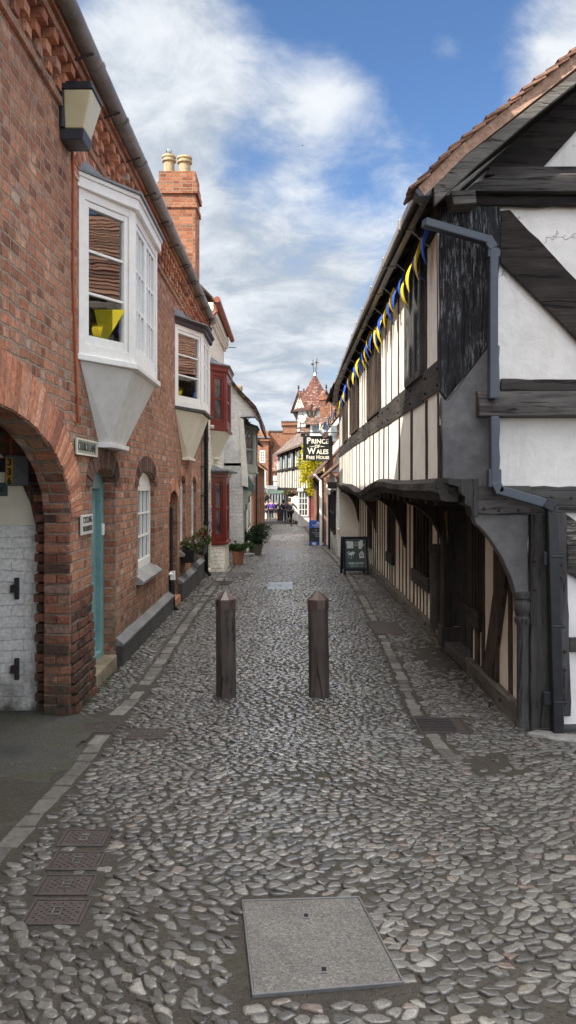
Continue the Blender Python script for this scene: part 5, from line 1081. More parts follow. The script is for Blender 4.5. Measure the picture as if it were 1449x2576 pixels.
mm = MB(); Yh = 5.42; mm.poly(CF(Yh), [(sx(a, Yh), sz(b, Yh)) for a, b in ((1043, 476), (1085, 475), (1085, 484), (1078, 497), (1052, 497), (1043, 486))], -.12, .02); mm.bar(pp(1059, 497, Yh+.04), pp(1059, 562, Yh+.04), .066, .06); mm.bar(pp(1066, 560, Yh+.04), pp(1228, 606, PZ), .075, .06); mm.bar(pp(1222, 600), pp(1240, 628), .082, .07); mm.bar(pp(1240, 626), pp(1239, 1004), .078, .06); mm.box(CF(PZ), sx(1224, PZ), sx(1256, PZ), sz(650, PZ), sz(628, PZ), -.036, .036)
mm.bar(pp(1242, 1048), pp(1243, 1222), .08, .06); mm.box(CF(PZ), sx(1226, PZ), sx(1259, PZ), sz(1226, PZ), sz(1180, PZ), -.036, .036)
mm.bar(pp(1244, 1214), pp(1257, 1240), .085, .07); mm.bar(pp(1252, 1232), pp(1376, 1268), .085, .066)
obj('downpipe', mm, 'pipe_grey', tb, bevel=.008)
mm = MB(); mm.bar(pp(1368, 1262), pp(1392, 1278), .10, .08); mm.bar(pp(1386, 1272), pp(1403, 1882), .085, .075, w2=.085)
for y in (1395, 1570, 1760): mm.box(CF(PZ), sx(1378+(y-1272)*.028, PZ), sx(1402+(y-1272)*.028, PZ)+.02, sz(y+8, PZ), sz(y, PZ), -.05, .045)
for y in (1405, 1757): mm.bar(pp(1366, y), pp(1416+(y-1400)*.02, y), .02, .1)
mm.bar(pp(1402, 1850), pp(1405, 1888), .10, .09)
obj('downpipe', mm, 'pipe_black', tb, bevel=.008)
st = thing('kerb_stone', 'rough pale kerb stone at the foot of the timber corner post', 'stone', (gx(1360), 5.45, 0)); mm = MB(); mm.poly(XY, rough([(1.66, 5.60), (1.86, 5.46), (2.15, 5.36), (2.7, 5.3), (2.7, 5.40), (2.05, 5.55), (1.75, 5.68)], .08, .012), -.03, .025); obj('slab', mm, 'stone_sill', st, bevel=.02)
# bunting under the eaves
bt = thing('bunting', 'string of blue and yellow pennants hanging under the timber eaves', 'bunting', (1.0, 6, 3.7))
line = []; Ys = np.linspace(5.75, 20.4, 60)
for Y in Ys: sg_ = .07*abs(math.sin((Y-5.75)*1.5)); line.append(Vector((1.03+.004*max(0, Y-6)+.018*max(0, Y-14), Y, 3.66-sg_*.7)))
line += [Vector((1.14, 22.2, 3.62)), Vector((.98, 23.6, 3.50))]
mm = MB(); mm.tube(line, .004, 5); obj('string', mm, 'cloth_black', bt)
random.seed(21); Y = 5.85; k = 0
def lp(Y):
    for a, b in zip(line, line[1:]):
        if a.y <= Y <= b.y: return a.lerp(b, (Y-a.y)/(b.y-a.y))
    return line[-1]
while Y < 23.4:
    o = lp(Y); mm = MB(); yaw = random.uniform(-.42, .30)+1.57; wd = .17; ht = random.uniform(.25, .33); U = Vector((math.cos(yaw), math.sin(yaw), 0)); sw_ = random.uniform(-.45, .3); N_ = Vector((-U.y, U.x, 0)); rows = 7; b0 = random.uniform(.02, .06)
    for i in range(rows+1):
        t_ = i/rows; c = o+Vector((0, 0, -ht*t_*math.cos(sw_*t_)))+N_*(ht*math.sin(sw_)*t_*t_*.6)+N_*b0*math.sin(t_*3.1); hw = wd/2*(1-t_)+.004
        mm.v += [c-U*hw, c+N_*.02*math.sin(3*t_), c+U*hw]; mm.r += [.5]*3
    for i in range(rows):
        for j in (0, 1): mm.f.append([3*i+j, 3*i+j+1, 3*i+3+j+1, 3*i+3+j])
    pn = obj('pennant', mm, 'yellow_cloth' if k % 2 else 'blue_cloth', bt, smooth=80, fix=False, label='yellow pennant' if k % 2 else 'blue pennant'); k += 1; Y += .27 if Y < 13 else .42
pn = thing('pennant', 'single yellow pennant hanging under the jetty by the oak door', 'pennant', (1.62, 8.0, 1.6)); mm = MB(); mm.add([(1.55, 7.94, 1.50), (1.60, 8.08, 1.50), (1.60, 8.02, 1.17)], [(0, 1, 2)]); mm.add([(1.555, 7.93, 1.50), (1.607, 8.07, 1.50), (1.607, 8.02, 1.17)], [(0, 1, 2)]); obj('cloth', mm, 'yellow_cloth', pn, fix=False); mm = MB(); mm.tube([(1.58, 8.0, 1.49), (1.58, 8.0, 1.62)], .004, 5); obj('string', mm, 'cloth_black', pn)
# ================================================================== bollards
def bollard(label, X, lean=0):
    Yb = 6.61; x = sx(X, Yb); t = thing('bollard', label, 'bollard', (x, Yb, 0), 'wooden bollards across the lane'); r = .086; s = MB()
    s.lathe((x, Yb, 0), [(r*1.03, -.03), (r*1.02, .05), (r*1.0, .4), (r*.985, .745)], 8); obj('post', s, 'bollard_wood', t, bevel=.008)
    s = MB(); s.lathe((x, Yb, 0), [(r*1.03, .735), (r*1.03, .815), (.004, .885)], 8); obj('cap', s, 'bollard_cap', t, bevel=.003); return t
bA = bollard('weathered wooden bollard with dark metal cap on the left side of lane', 569)
bA.rotation_euler = (0, -.006, .0)
bB = dup(bA, (sx(803, 6.61)-sx(569, 6.61), 0, 0), 'weathered cracked wooden bollard with reddish cap nearer the timber hall'); bB.rotation_euler = (0, -.014, .3)
# ================================================================== A boards
def aboard(name, label, cx_, Y, wd, ht, yaw, lean, frame_m, panel_m, build):
    z = gz(Y); t = thing(name, label, 'a-board', (cx_, Y, z)); U = Vector((math.cos(yaw), math.sin(yaw), 0)); N0 = Vector((U.y, -U.x, 0)); V = (Vector((0, 0, 1))-N0*lean).normalized(); N = U.cross(V)
    if N.y > 0: N = -N
    f = Fr((cx_, Y, z), U, N, V); s = MB(); h = wd/2
    s.box(f, -h, -h+.045, 0, ht, -.03, 0); s.box(f, h-.045, h, 0, ht, -.03, 0); s.box(f, -h+.045, h-.045, ht-.05, ht, -.03, -.001); s.box(f, -h+.045, h-.045, .09, .14, -.03, -.001); obj('front_frame', s, frame_m, t, bevel=.003)
    V2 = (Vector((0, 0, 1))+N0*lean*.9).normalized(); top = f.p(0, ht, -.03); f2 = Fr(Vector((top.x, top.y, 0))-N0*(2*lean*ht*.92)+Vector((0, 0, z)), U, N0, V2); s = MB(); s.box(f2, -h, -h+.045, 0, ht*.99, -.02, 0); s.box(f2, h-.045, h, 0, ht*.99, -.02, 0); s.box(f2, -h+.045, h-.045, .09, ht*.97, -.015, -.005); obj('rear_frame', s, frame_m, t)
    s = MB(); s.box(f, -h+.045, h-.045, .14, ht-.05, -.02, -.012); obj('panel', s, panel_m, t); build(t, f, h, ht); return t
def b_green(t, f, h, ht):
    s = MB(); 
    for q in ((-h+.045, h-.045, ht-.062, ht-.05), (h-.057, h-.045, .14, ht-.062)): s.box(f, *q, -.012, -.006)
    obj('inner_edge', s, 'lead_grey', t)
    text('lettering', 'Come in to play', f, -.03, ht-.115, .052, 'chalk', t, -.011, .0005, .0006); text('lettering', 'and reminisce!', f, .03, ht-.165, .052, 'chalk', t, -.011, .0005, .0006)
    text('lettering', 'FREE ENTRY', f, .01, .235, .058, 'chalk', t, -.011, .0005, .0008); text('lettering', 'Open daily 10.30 - 16.30', f, .01, .185, .026, 'chalk', t, -.011, .0005, .0003)
    s = MB(); s.poly(f, [(-.17, .53), (-.04, .535), (-.045, .67), (-.175, .675)], -.012, -.009); s.poly(f, [(.06, .53), (.09, .515), (.105, .53), (.125, .515), (.13, .56), (.15, .56), (.15, .66), (.16, .69), (.13, .68), (.11, .70), (.09, .67), (.055, .67)], -.012, -.009)
    obj('picture', s, 'chalk', t); s = MB()
    s.poly(f, [(-.15, .43), (-.06, .47), (-.01, .455), (-.03, .415), (-.09, .395), (-.13, .40)], -.012, -.009); s.poly(f, [(-.175, .455), (-.12, .475), (-.115, .465), (-.165, .442)], -.012, -.009)
    for a, b in (((-.165, .45), (-.14, .36)), ((-.14, .36), (-.08, .325)), ((-.08, .325), (-.085, .40)), ((-.05, .36), (-.045, .42))): s.bar(f.p(*a, -.010), f.p(*b, -.010), .006, .003)
    s.poly(f, [(.07, .34), (.17, .34), (.165, .42), (.155, .44), (.12, .485), (.085, .445), (.07, .42)], -.012, -.009); obj('picture', s, 'chalk', t); s = MB()
    for u, v in ((.10, .39), (.135, .39), (.11, .43)): s.box(f, u-.012, u+.012, v-.015, v+.012, -.009, -.008)
    obj('picture_window', s, 'slate_board', t)
aboard('chalk_board', 'dark green framed board reading FREE ENTRY leaning by the timber hall', sx(897, 15.6), 15.6, .50, .76, .14, .16, 'blueblack_paint', 'slate_board', b_green)
def b_blue(t, f, h, ht):
    s = MB(); s.box(f, -h+.003, h-.003, ht-.23, ht-.003, -.011, .004); obj('header', s, 'blue_panel', t); s = MB(); s.box(f, -h+.003, h-.003, .02, .13, -.011, .004); obj('foot_panel', s, 'blue_panel', t)
    s = MB(); s.poly(f, [(-.07, ht-.105), (.07, ht-.105), (.08, ht-.115), (-.08, ht-.115)], .004, .006); s.poly(f, [(-.045+.0*k, ht-.10) for k in (0,)]+[(-.045*math.cos(math.pi*k/10), ht-.10+.055*math.sin(math.pi*k/10)) for k in range(1, 10)]+[(.045, ht-.10)], .004, .006); obj('hat_emblem', s, 'sign_white', t)
    text('lettering', 'HOBSONS', f, 0, ht-.155, .075, 'sign_white', t, .005, .0005, .0012); s = MB(); s.box(f, -.13, .13, ht-.212, ht-.203, .004, .006); obj('underline', s, 'sign_cream', t); s = MB(); s.box(f, -.18, -.06, .035, .10, .004, .008); s.box(f, .05, .17, .035, .10, .004, .008); each('white_tab', s, 'sign_cream', t)
    for k, (a, u, v) in enumerate((('Open', -.06, ht-.30), ('Fresh home cooked food', .0, ht-.38), ('served all day', -.02, ht-.43), ('Cask ales', -.03, ht-.49))): text('chalk_writing', a, f, u, v, .042, 'chalk', t, -.011, .0005, .0, xs=.8)
    s = MB(); pts = [(.08, .36), (.12, .40), (.15, .34), (.14, .26), (.18, .17), (.10, .15), (.09, .25), (.08, .36)]
    for a, b in zip(pts, pts[1:]): s.bar(f.p(*a, -.010), f.p(*b, -.010), .008, .002)
    obj('chalk_drawing', s, 'chalk', t)
aboard('pavement_sign', 'blue topped chalkboard reading HOBSONS standing in the lane before the pub', sx(800, 25.2), 25.2, .56, .80, -.02, .14, 'blueblack_paint', 'chalkboard', b_blue)
# ================================================================== hanging pub sign
YS = 25.0; S_ = CF(YS); u0, u1, v0, v1 = sx(763, YS), sx(836, YS), sz(1158, YS), sz(1097, YS)
t = thing('pub_sign', 'black hanging pub sign with cream lettering PRINCE OF WALES FREE HOUSE', 'sign', ((u0+u1)/2, YS, v1))
m = MB(); m.box(S_, u0, u1, v0, v1, -.04, 0); obj('board', m, 'sign_black', t); m = MB()
for q in ((u0-.01, u1+.01, v1-.03, v1+.01), (u0-.01, u1+.01, v0-.01, v0+.03), (u0-.01, u0+.03, v0+.03, v1-.03), (u1-.03, u1+.01, v0+.03, v1-.03)): m.box(S_, *q, -.05, .018)
obj('frame', m, 'black_paint', t, bevel=.004)
uc = (u0+u1)/2; Hs = v1-v0
def scaps(words, v, big, sm, wtot, xs=.95):   # capitals with a larger first letter, set to a measured width
    os_ = []; u = 0; base = parent_base(t)
    for wd in words:
        for s_, sz_ in ((wd[0], big), (wd[1:], sm)):
            o = text('lettering', s_, S_, 0, v+(0 if sz_ == big else -(big-sm)*.33), sz_, 'sign_cream', t, .002, .001, sz_*.022, xs=xs, align='LEFT')
            c = [q.co.x+base.x for q in o.data.vertices]; lo, hi_ = min(c), max(c); os_.append((o, u-lo)); u += hi_-lo+sm*.11
        u += sm*.30
    u -= sm*.41; k = wtot/u
    for o, d in os_:
        for q in o.data.vertices: q.co.x = uc-wtot/2+(q.co.x+base.x+d)*k-base.x
scaps(['PRINCE'], v1-.15, .27, .20, .68); text('lettering', 'OF', S_, uc-.02, v1-.325, .13, 'sign_cream', t, .002, .001, .004); scaps(['WALES'], v1-.475, .27, .20, .66); scaps(['FREE', 'HOUSE'], v1-.665, .17, .13, .71)
m = MB(); m.poly(S_, [(uc-.28, v1-.325), (uc-.13, v1-.312), (uc-.13, v1-.338)], .001, .003); m.poly(S_, [(uc+.24, v1-.325), (uc+.09, v1-.312), (uc+.09, v1-.338)], .001, .003); obj('flourish', m, 'sign_cream', t)
m = MB(); zb_ = v1+.115; m.tube([S_.p(u0-.12, zb_, -.02), S_.p(u1+.28, zb_, -.02)], .018, 8); m.lathe(S_.p(u0-.14, zb_, -.02), [(.01, -.04), (.04, -.02), (.045, .0), (.03, .03), (.01, .04)], 10)
for u in (u0+.12, u1-.12): m.tube([S_.p(u, zb_, -.02), S_.p(u, v1, -.02)], .008, 6)
obj('bracket', m, 'iron_dark', t, smooth=50)
t = thing('sign_lamp', 'small silver spotlight on a swan neck above the hanging pub sign', 'lamp', S_.p(sx(812, YS), v1+.2, .1)); m = MB()
q = [S_.p(sx(803, YS), v1+.16, .05), S_.p(sx(812, YS), v1+.12, .14), S_.p(sx(818, YS), v1+.03, .26)]; m.tube(q, [.05, .10, .12], 12); obj('shade', m, 'galvanised', t, smooth=50)
m = MB(); m.tube([S_.p(sx(806, YS), zb_, 0), S_.p(sx(804, YS), v1+.4, .0), S_.p(sx(806, YS), v1+.36, .05), q[0]], .012, 7); obj('arm', m, 'white_paint', t)
# ================================================================== pots by the pale house
def lathe_pot(t, c, r0, r1, h, mt):
    m = MB(); m.lathe(c, [(r0, 0), (r1*.97, h*.85), (r1*1.08, h*.86), (r1*1.08, h), (r1*.95, h), (r1*.9, h*.9), (.01, h*.88)], 20); obj('pot', m, mt, t, smooth=40)
Yp = 17.9; x = sx(599, Yp); t = thing('potted_plant', 'leafy green plant in orange terracotta pot beside the cream house', 'potted plant', (x, Yp, gz(Yp))); lathe_pot(t, (x, Yp, gz(Yp)), .10, .145, .30, 'terracotta'); m = MB(); m.leaves((x, Yp, gz(Yp)+.40), (.24, .2, .13), 700, .045, 1.2, clump=12); obj('foliage', m, 'leaf_green', t, fix=False)
Yp = 20.6; x = sx(645, Yp)-.02; t = thing('potted_shrub', 'bushy dark evergreen shrub in an olive pot beneath the sage bay', 'potted plant', (x, Yp, gz(Yp))); lathe_pot(t, (x, Yp, gz(Yp)), .14, .19, .30, 'olive_pot'); m = MB(); m.leaves((x, Yp, gz(Yp)+.50), (.32, .28, .28), 1700, .05, .5, clump=20); obj('foliage', m, 'leaf_dark', t, fix=False)
m = MB(); [m.tube([(x, Yp, gz(Yp)+.25), (x+random.uniform(-.15, .15), Yp, gz(Yp)+random.uniform(.5, .85))], .006, 5) for _ in range(7)]; obj('stem', m, 'iron_dark', t)
Yp = 21.9; x = -.86; t = thing('planter', 'tall brown square planter behind the evergreen shrub', 'planter', (x, Yp, gz(Yp))); m = MB(); m.poly(XY, [(x-.12, Yp-.12), (x+.14, Yp-.12), (x+.14, Yp+.14), (x-.12, Yp+.14)], gz(Yp), gz(Yp)+.48); obj('box', m, 'worn_brick', t, bevel=.01); m = MB(); m.leaves((x, Yp, gz(Yp)+.55), (.15, .12, .12), 260, .04, .6, clump=6); obj('foliage', m, 'leaf_dark', t, fix=False)
Yp = 20.0; x = -.98; t = thing('stone_trough', 'low dark stone block at the sage green door', 'stone', (x, Yp, gz(Yp))); m = MB(); m.box(XY, x-.12, x+.14, Yp-.1, Yp+.25, gz(Yp)-.02, gz(Yp)+.09); obj('block', m, 'stone_sill', t, bevel=.02)
# ================================================================== right row beyond the hall
YW = 20.3
hw = thing('white_cottage', 'small whitewashed cottage wall with dark iron window beyond the timber hall', 'house', (1.5, YW, gz(YW)))
m = MB(); m.quad(*[CF(YW).p(a, b) for a, b in ((1.24, -.3), (3.2, -.3), (3.2, 2.2), (1.24, 1.75))]); a, b = Vector((1.24, YW, 0)), Vector((1.30, 25.2, 0)); fw = Fr(a, b-a, Vector((-1, 0, 0))); m.quad(fw.p(0, -.4), fw.p(4.9, -.4), fw.p(4.9, 2.3), fw.p(0, 1.9)); obj('wall', m, 'white_brick_paint', hw)
m = MB(); m.box(CF(YW), 1.27, 1.52, -.2, .62, 0, .12); m.box(CF(YW), 1.24, 1.56, .62, .67, 0, .16); obj('buttress', m, 'limewash', hw, bevel=.01)
m = MB(); g = MB()
for u in (.5, 1.8):
    g.quad(fw.p(u, .5, .01), fw.p(u+1.0, .5, .01), fw.p(u+1.0, 1.6, .01), fw.p(u, 1.6, .01))
    for k in range(6): m.box(fw, u+k*.2-.015, u+k*.2+.015, .5, 1.6, .0, .05)
    for v in (.48, 1.0, 1.58): m.box(fw, u-.05, u+1.05, v, v+.05, .0, .07)
wn = obj('window', m, 'iron_dark', hw); obj('pane', g, 'window_glass', wn)
m = MB(); m.tube([fw.p(3.4, 2.0, .1), fw.p(3.4, .0, .1)], .045, 8); m.box(fw, 3.3, 3.5, 1.5, 1.75, .02, .16); obj('downpipe', m, 'white_paint', hw); m = MB(); m.tube([fw.p(2.9, 1.5, .08), fw.p(2.9, -.1, .08)], .035, 8); obj('downpipe', m, 'pipe_black', hw)
m = MB(); m.box(fw, -.1, .5, 1.68, 1.85, 0, .22); obj('beam_end', m, 'oak_grey_y', hw, bevel=.02)
m = MB(); m.poly(WF, [(1.0, 1.98), (1.0, 2.03), (2.6, 3.4), (2.6, 3.3)], YW+1.0, 25); obj('lean_to_roof', m, 'roof_tile', hw)
# the pub
pb = thing('brick_pub', 'old red brick pub with low tiled eaves and black downpipes on right', 'pub', (1.2, 27, gz(27)))
m = MB(); a, b = Vector((1.13, 25.2, 0)), Vector((1.08, 33.0, 0)); fp = Fr(a, b-a, Vector((-1, 0, 0))); wall(m, fp, 0, 7.8, -.6, 2.2, [(1.0, 1.9, -.3, 1.5, 0), (4.2, 5.0, -.3, 1.4, .12)], .12); m.quad(Vector((1.13, 25.2, -.5)), Vector((3.5, 25.2, -.5)), Vector((3.5, 25.2, 2.4)), Vector((1.13, 25.2, 2.1))); m.quad(Vector((1.08, 33, -.6)), Vector((4, 33, -.6)), Vector((4, 33, 2.4)), Vector((1.08, 33, 2.1))); obj('wall', m, 'orange_brick', pb)
m = MB()
for a_, b_ in ((0, .95), (1.95, 2.6)): m.box(fp, a_+.02, a_+.08, -.5, 2.0, 0, .06)
m.tube([fp.p(2.3, 2.0, .25), fp.p(2.3, 1.8, .1), fp.p(2.3, -.4, .08)], .04, 8); obj('downpipe', m, 'pipe_black', pb)
m = MB(); m.tube([fp.p(-.1, 2.1, .3), fp.p(0, 1.9, .1), fp.p(0, -.3, .09)], .045, 8); obj('downpipe', m, 'white_paint', pb)
m = MB(); m.poly(WF, [(.80, 2.02), (.80, 2.08), (2.3, 3.55), (2.3, 3.45)], 25.1, 33.2); obj('pub_roof', m, 'roof_tile', pb); m = MB(); m.box(fp, .1, 7.7, 1.6, 1.9, -.01, .02); obj('fascia_board', m, 'oak_brown_y', pb)
m = MB(); m.box(fp, 1.02, 1.88, -.3, 1.5, -.08, -.04); obj('door', m, 'maroon_paint', pb); frame_win('window', Fr(fp.p(0, 0, -.04), fp.U, fp.N), 4.2, 5.0, -.3, 1.4, 2, 3, pb)
m = MB(); m.quad(*[CF(26.5).p(a, b) for a, b in ((1.4, 2.2), (4, 2.2), (4, 5.2), (2.6, 5.2))]); m.poly(CF(26.5), [(1.35, 2.9), (2.5, 4.3), (2.6, 4.2), (1.45, 2.75)], 0, .08); obj('white_gable', m, 'gable_plaster', pb)
m = MB(); m.box(CF(26.5), 1.42, 1.62, 3.22, 3.75, 0, .03); obj('leaded_window', m, 'leaded_glass', pb)
# flowering shrub
t = thing('forsythia_shrub', 'bright yellow flowering shrub spilling over the lane below the pub sign', 'shrub', (1.1, 38, gz(38)))
m = MB(); m.tube([(1.5, 37.6, gz(38)), (1.4, 37.5, .6), (1.05, 37.4, 1.9), (.95, 37.3, 2.8)], [.07, .06, .05, .03], 7)
for k in range(6): m.tube([(1.1, 37.4, 1.6+.2*k), (1.1+random.uniform(-.6, .3), 37.3+random.uniform(-.4, .4), 2.2+.25*k)], [.03, .01], 5)
obj('trunk', m, 'oak_brown', t); m = MB(); m.leaves((1.12, 37.3, 2.55), (.62, .7, .85), 3800, .055, 1, clump=34); m.leaves((1.32, 37.3, 1.75), (.36, .5, .5), 1300, .055, 1, clump=14); m.leaves((.78, 37.3, 2.15), (.25, .3, .22), 350, .05, 1, clump=6); m.leaves((.72, 37.3, 3.35), (.12, .3, .2), 160, .05, 1, clump=4); obj('crown', m, 'leaf_yellow', t, fix=False)
# ================================================================== black and white shop with long roof
hs = thing('timber_framed_shop', 'black and white jettied shop with shuttered windows and steep tiled roof', 'shop', (.5, 52, gz(52)))
a, b = Vector((1.25, 43.5, 0)), Vector((-.80, 61, 0)); fs = Fr(a, b-a, Vector((-1, -.12, 0))); LS = (b-a).length; fs.N = Vector((-fs.U.y, fs.U.x, 0)); 
if fs.N.x > 0: fs.N = -fs.N
m = MB(); m.quad(fs.p(0, 1.5), fs.p(LS, 1.42), fs.p(LS, 4.15), fs.p(0, 4.15)); m.quad(fs.p(LS, 1.42), fs.p(LS, 1.42, -8), fs.p(LS, 6, -6), fs.p(LS, 4.15)); m.quad(fs.p(0, 1.5), fs.p(0, 1.5, -5), fs.p(0, 6, -5), fs.p(0, 4.15)); obj('upper_panels', m, 'limewash', hs)
m = MB(); k = 0; u = 0
while u < LS: m.box(fs, u, u+(.5 if k % 4 == 0 else .34), 1.5, 4.1, 0, .008); u += .98; k += 1
for v in (1.42, 2.75, 3.95): m.box(fs, 0, LS, v, v+.2, 0, .02)
obj('timber_frame', m, 'oak_dark', hs)
for u in (4.0, 7.2, 10.5, 13.6):
    m = MB(); m.box(fs, u, u+1.3, 2.8, 3.95, 0, .10); m.box(fs, u-.1, u+1.4, 3.9, 3.98, 0, .16); o = obj('window', m, 'oak_grey', hs); g = MB(); g.box(fs, u+.08, u+1.22, 2.95, 3.8, .102, .106); obj('pane', g, 'window_glass', o)
fg = Fr(fs.p(0, 0, -.45), fs.U, fs.N); m = MB(); m.quad(fg.p(0, -1.4), fg.p(LS, -1.4), fg.p(LS, 1.5), fg.p(0, 1.5)); m.quad(fs.p(0, 1.48), fs.p(LS, 1.42), fg.p(LS, 1.48), fg.p(0, 1.48)); obj('lower_wall', m, 'cream_render', hs)
m = MB(); u = .1
while u < LS: m.box(fg, u, u+.55, -1.3, 1.5, 0, .008); u += 1.1
obj('lower_frame', m, 'oak_dark', hs)
m = MB(); m.poly(Fr(fs.p(0, 0), fs.N, fs.U), [(.35, 4.0), (.35, 4.12), (-4.6, 8.4), (-4.6, 8.2)], -1.5, LS+.4); obj('roof', m, 'grey_tile', hs)
for u in (5.0, 8.6): 
    o = frame_win('shop_window', Fr(fg.p(0, 0, .42), fs.U, fs.N), u, u+2.0, -.35, 1.1, 4, 3, hs, depth=.3)
    m = MB(); m.box(fg, u, u+2.0, -.45, -.36, 0, .45); obj('shop_sill', m, 'white_paint', o)
frame_win('bay_window', CF(46.5), sx(750, 46.5), sx(776, 46.5), sz(1299, 46.5), sz(1236, 46.5), 3, 4, hs, st=.07, bar=.035); m = MB(); m.box(CF(46.56), sx(749, 46.5), sx(778, 46.5), gz(46), sz(1299, 46.5), -.6, 0); obj('bay_base', m, 'white_paint', hs); m = MB(); m.box(CF(46.56), sx(748, 46.5), sx(779, 46.5), sz(1236, 46.5), sz(1229, 46.5), -.8, .12); obj('bay_cornice', m, 'white_paint', hs)
m = MB(); m.box(fg, 1.2, 2.2, -1.0, 1.4, .02, .12); m.box(fg, 2.8, 3.4, -1.0, 1.4, .02, .12); obj('door', m, 'maroon_paint', hs)
t = thing('hanging_basket', 'round hanging basket of flowers under the jetty of the black and white shop', 'hanging basket', (sx(733, 47.5), 47.5, 1.2)); x = sx(733, 47.5); m = MB(); m.leaves((x, 47.5, 1.35), (.36, .3, .2), 700, .06, 1, clump=14); obj('foliage', m, 'leaf_mixed', t, fix=False); m = MB(); m.lathe((x, 47.5, 1.08), [(.05, 0), (.2, .06), (.28, .22)], 12); m.tube([(x, 47.5, 1.2), (x, 47.5, 1.9)], .012, 5); obj('basket', m, 'iron_dark', t)
m = MB(); m.leaves((x, 47.5, 1.36), (.32, .28, .16), 90, .04, 1.4); obj('bloom', m, 'bloom_pink', t, fix=False)
# tiled houses with dormers stepping up behind
hr = thing('dormer_house', 'steep tiled roof house with two pale glazed dormers behind the pub sign', 'house', (3, 36, gz(36)))
m = MB(); m.poly(WF, [(1.9, 2.2), (1.9, 4.1), (4.6, 7.3), (7, 4.2), (7, 2.2)], 33.4, 41.8); obj('wall', m, 'orange_brick', hr)
m = MB(); m.poly(WF, [(1.15, 3.40), (1.15, 3.5), (4.6, 7.9), (7.4, 4.2), (7.3, 4.1), (4.6, 7.7)], 33.2, 42.0); obj('roof', m, 'roof_tile', hr)
for Y, X0, yt, yb, wp in ((34.0, 776, 1040, 1096, 42), (37.5, 763, 1063, 1110, 34)):
    D_ = CF(Y); x0, x1 = sx(X0, Y), sx(X0+wp, Y)+.25; zt_, zb2 = sz(yt+26, Y), sz(yb, Y); m = MB(); m.box(D_, x0+.08, x1, zb2, zt_, -1.2, 0); o = obj('dormer', m, 'white_paint', hr)
    m = MB(); m.box(D_, x0+.16, x1-.1, zb2+.1, zt_-.08, 0, .012); m.box(LF(x0+.075), Y+.12, Y+1.1, zb2+.1, zt_-.08, -.02, .0); obj('pane', m, 'leaded_glass', o)
    m = MB(); m.poly(Fr((0, 0, 0), (0, 1, 0), (1, 0, 0)), [(Y-.2, zt_-.04), (Y+.75, zt_+.34), (Y+1.7, zt_+.0), (Y+1.7, zt_-.08)], x0-.1, x1+.5); obj('dormer_roof', m, 'roof_tile', o)
for X, Y, wd, yt in ((835, 40.5, 1.0, 990),):
    m = MB(); x = sx(838, Y); m.box(CF(Y), sx(806, Y), sx(831, Y), 4.0, sz(995, Y), -.6, 0); m.box(CF(Y), sx(804, Y), sx(833, Y), sz(1006, Y), sz(1001, Y), -.65, .06); obj('chimney', m, 'orange_brick', hr); m = MB(); m.box(CF(Y), sx(835, Y), sx(860, Y), 4.0, sz(993, Y), -.6, -.1); obj('chimney', m, 'orange_brick', hr)
m = MB(); m.poly(CF(33.3), [(1.05, 3.3), (2.6, 5.35), (2.75, 5.25), (1.25, 3.2)], 0, .1); obj('barge_board', m, 'white_paint', hr)
# ================================================================== clock tower
YC = 92.0; cx_ = sx(792, YC); t = thing('clock_tower', 'distant timber framed clock tower with steep red tiled spire and weather vanes', 'clock tower', (cx_, YC, gz(90)))
rot = math.radians(33); Zc = lambda y: sz(y, YC)
def tf(k): # frame of side k, origin at tower axis
    a_ = rot+math.pi+math.pi/2*k; N = Vector((math.cos(a_)*1, math.sin(a_), 0)); return Fr((cx_, YC, 0), Vector((-N.y, N.x, 0)), N)
hwid = 1.55; ze = Zc(1030)
m = MB(); q = [tf(0).p(u, 0, hwid) for u in (-hwid, hwid)]+[tf(0).p(u, 0, -hwid) for u in (hwid, -hwid)]; m.add([p_+Vector((0, 0, 3)) for p_ in q]+[p_+Vector((0, 0, ze+.4)) for p_ in q], [(0, 1, 2, 3), (4, 5, 6, 7), (0, 1, 5, 4), (1, 2, 6, 5), (2, 3, 7, 6), (3, 0, 4, 7)]); obj('tower_wall', m, 'cream_render', t)
m = MB()
for k in range(4):
    f = tf(k)
    for u in (-hwid, -.75, .65, hwid-.18): m.box(f, u, u+.18, 3, ze+.4, hwid, hwid+.06)
    for v in (ze-2.2, ze-.25, 5.0, 6.6): m.box(f, -hwid, hwid, v, v+.16, hwid, hwid+.07)
obj('timber_frame', m, 'bollard_cap', t)
for k in (0, 1):
    f = tf(k); vc = Zc(1044); m = MB(); m.poly(f, [(1.02*math.cos(2*math.pi*i/28), vc+1.02*math.sin(2*math.pi*i/28)) for i in range(28)], hwid+.02, hwid+.16); o = obj('clock_face', m, 'sign_white', t); m = MB()
    for i in range(12):
        a_ = math.pi/6*i; m.bar(f.p(.72*math.cos(a_), vc+.72*math.sin(a_), hwid+.17), f.p(.94*math.cos(a_), vc+.94*math.sin(a_), hwid+.17), .07, .02)
    for i in range(24): a_ = math.pi/12*i; b_ = math.pi/12*(i+1); m.bar(f.p(1.0*math.cos(a_), vc+1.0*math.sin(a_), hwid+.17), f.p(1.0*math.cos(b_), vc+1.0*math.sin(b_), hwid+.17), .06, .03)
    m.bar(f.p(0, vc, hwid+.18), f.p(-.05, vc+.75, hwid+.18), .08, .02); m.bar(f.p(0, vc, hwid+.18), f.p(.42, vc-.28, hwid+.18), .1, .02); obj('clock_hands', m, 'black_paint', o)
    if k == 0: pass
m = MB(); zt_ = Zc(945); n = 8; base = []; top = []
for i in range(8):
    a_ = rot+math.pi/8+math.pi/4*i; base.append(Vector((cx_+2.35*math.cos(a_), YC+2.35*math.sin(a_), ze-.05))); top.append(Vector((cx_+.16*math.cos(a_), YC+.16*math.sin(a_), zt_)))
mid_ = [b_.lerp(t_, .12)+Vector((0, 0, .0)) for b_, t_ in zip(base, top)]; 
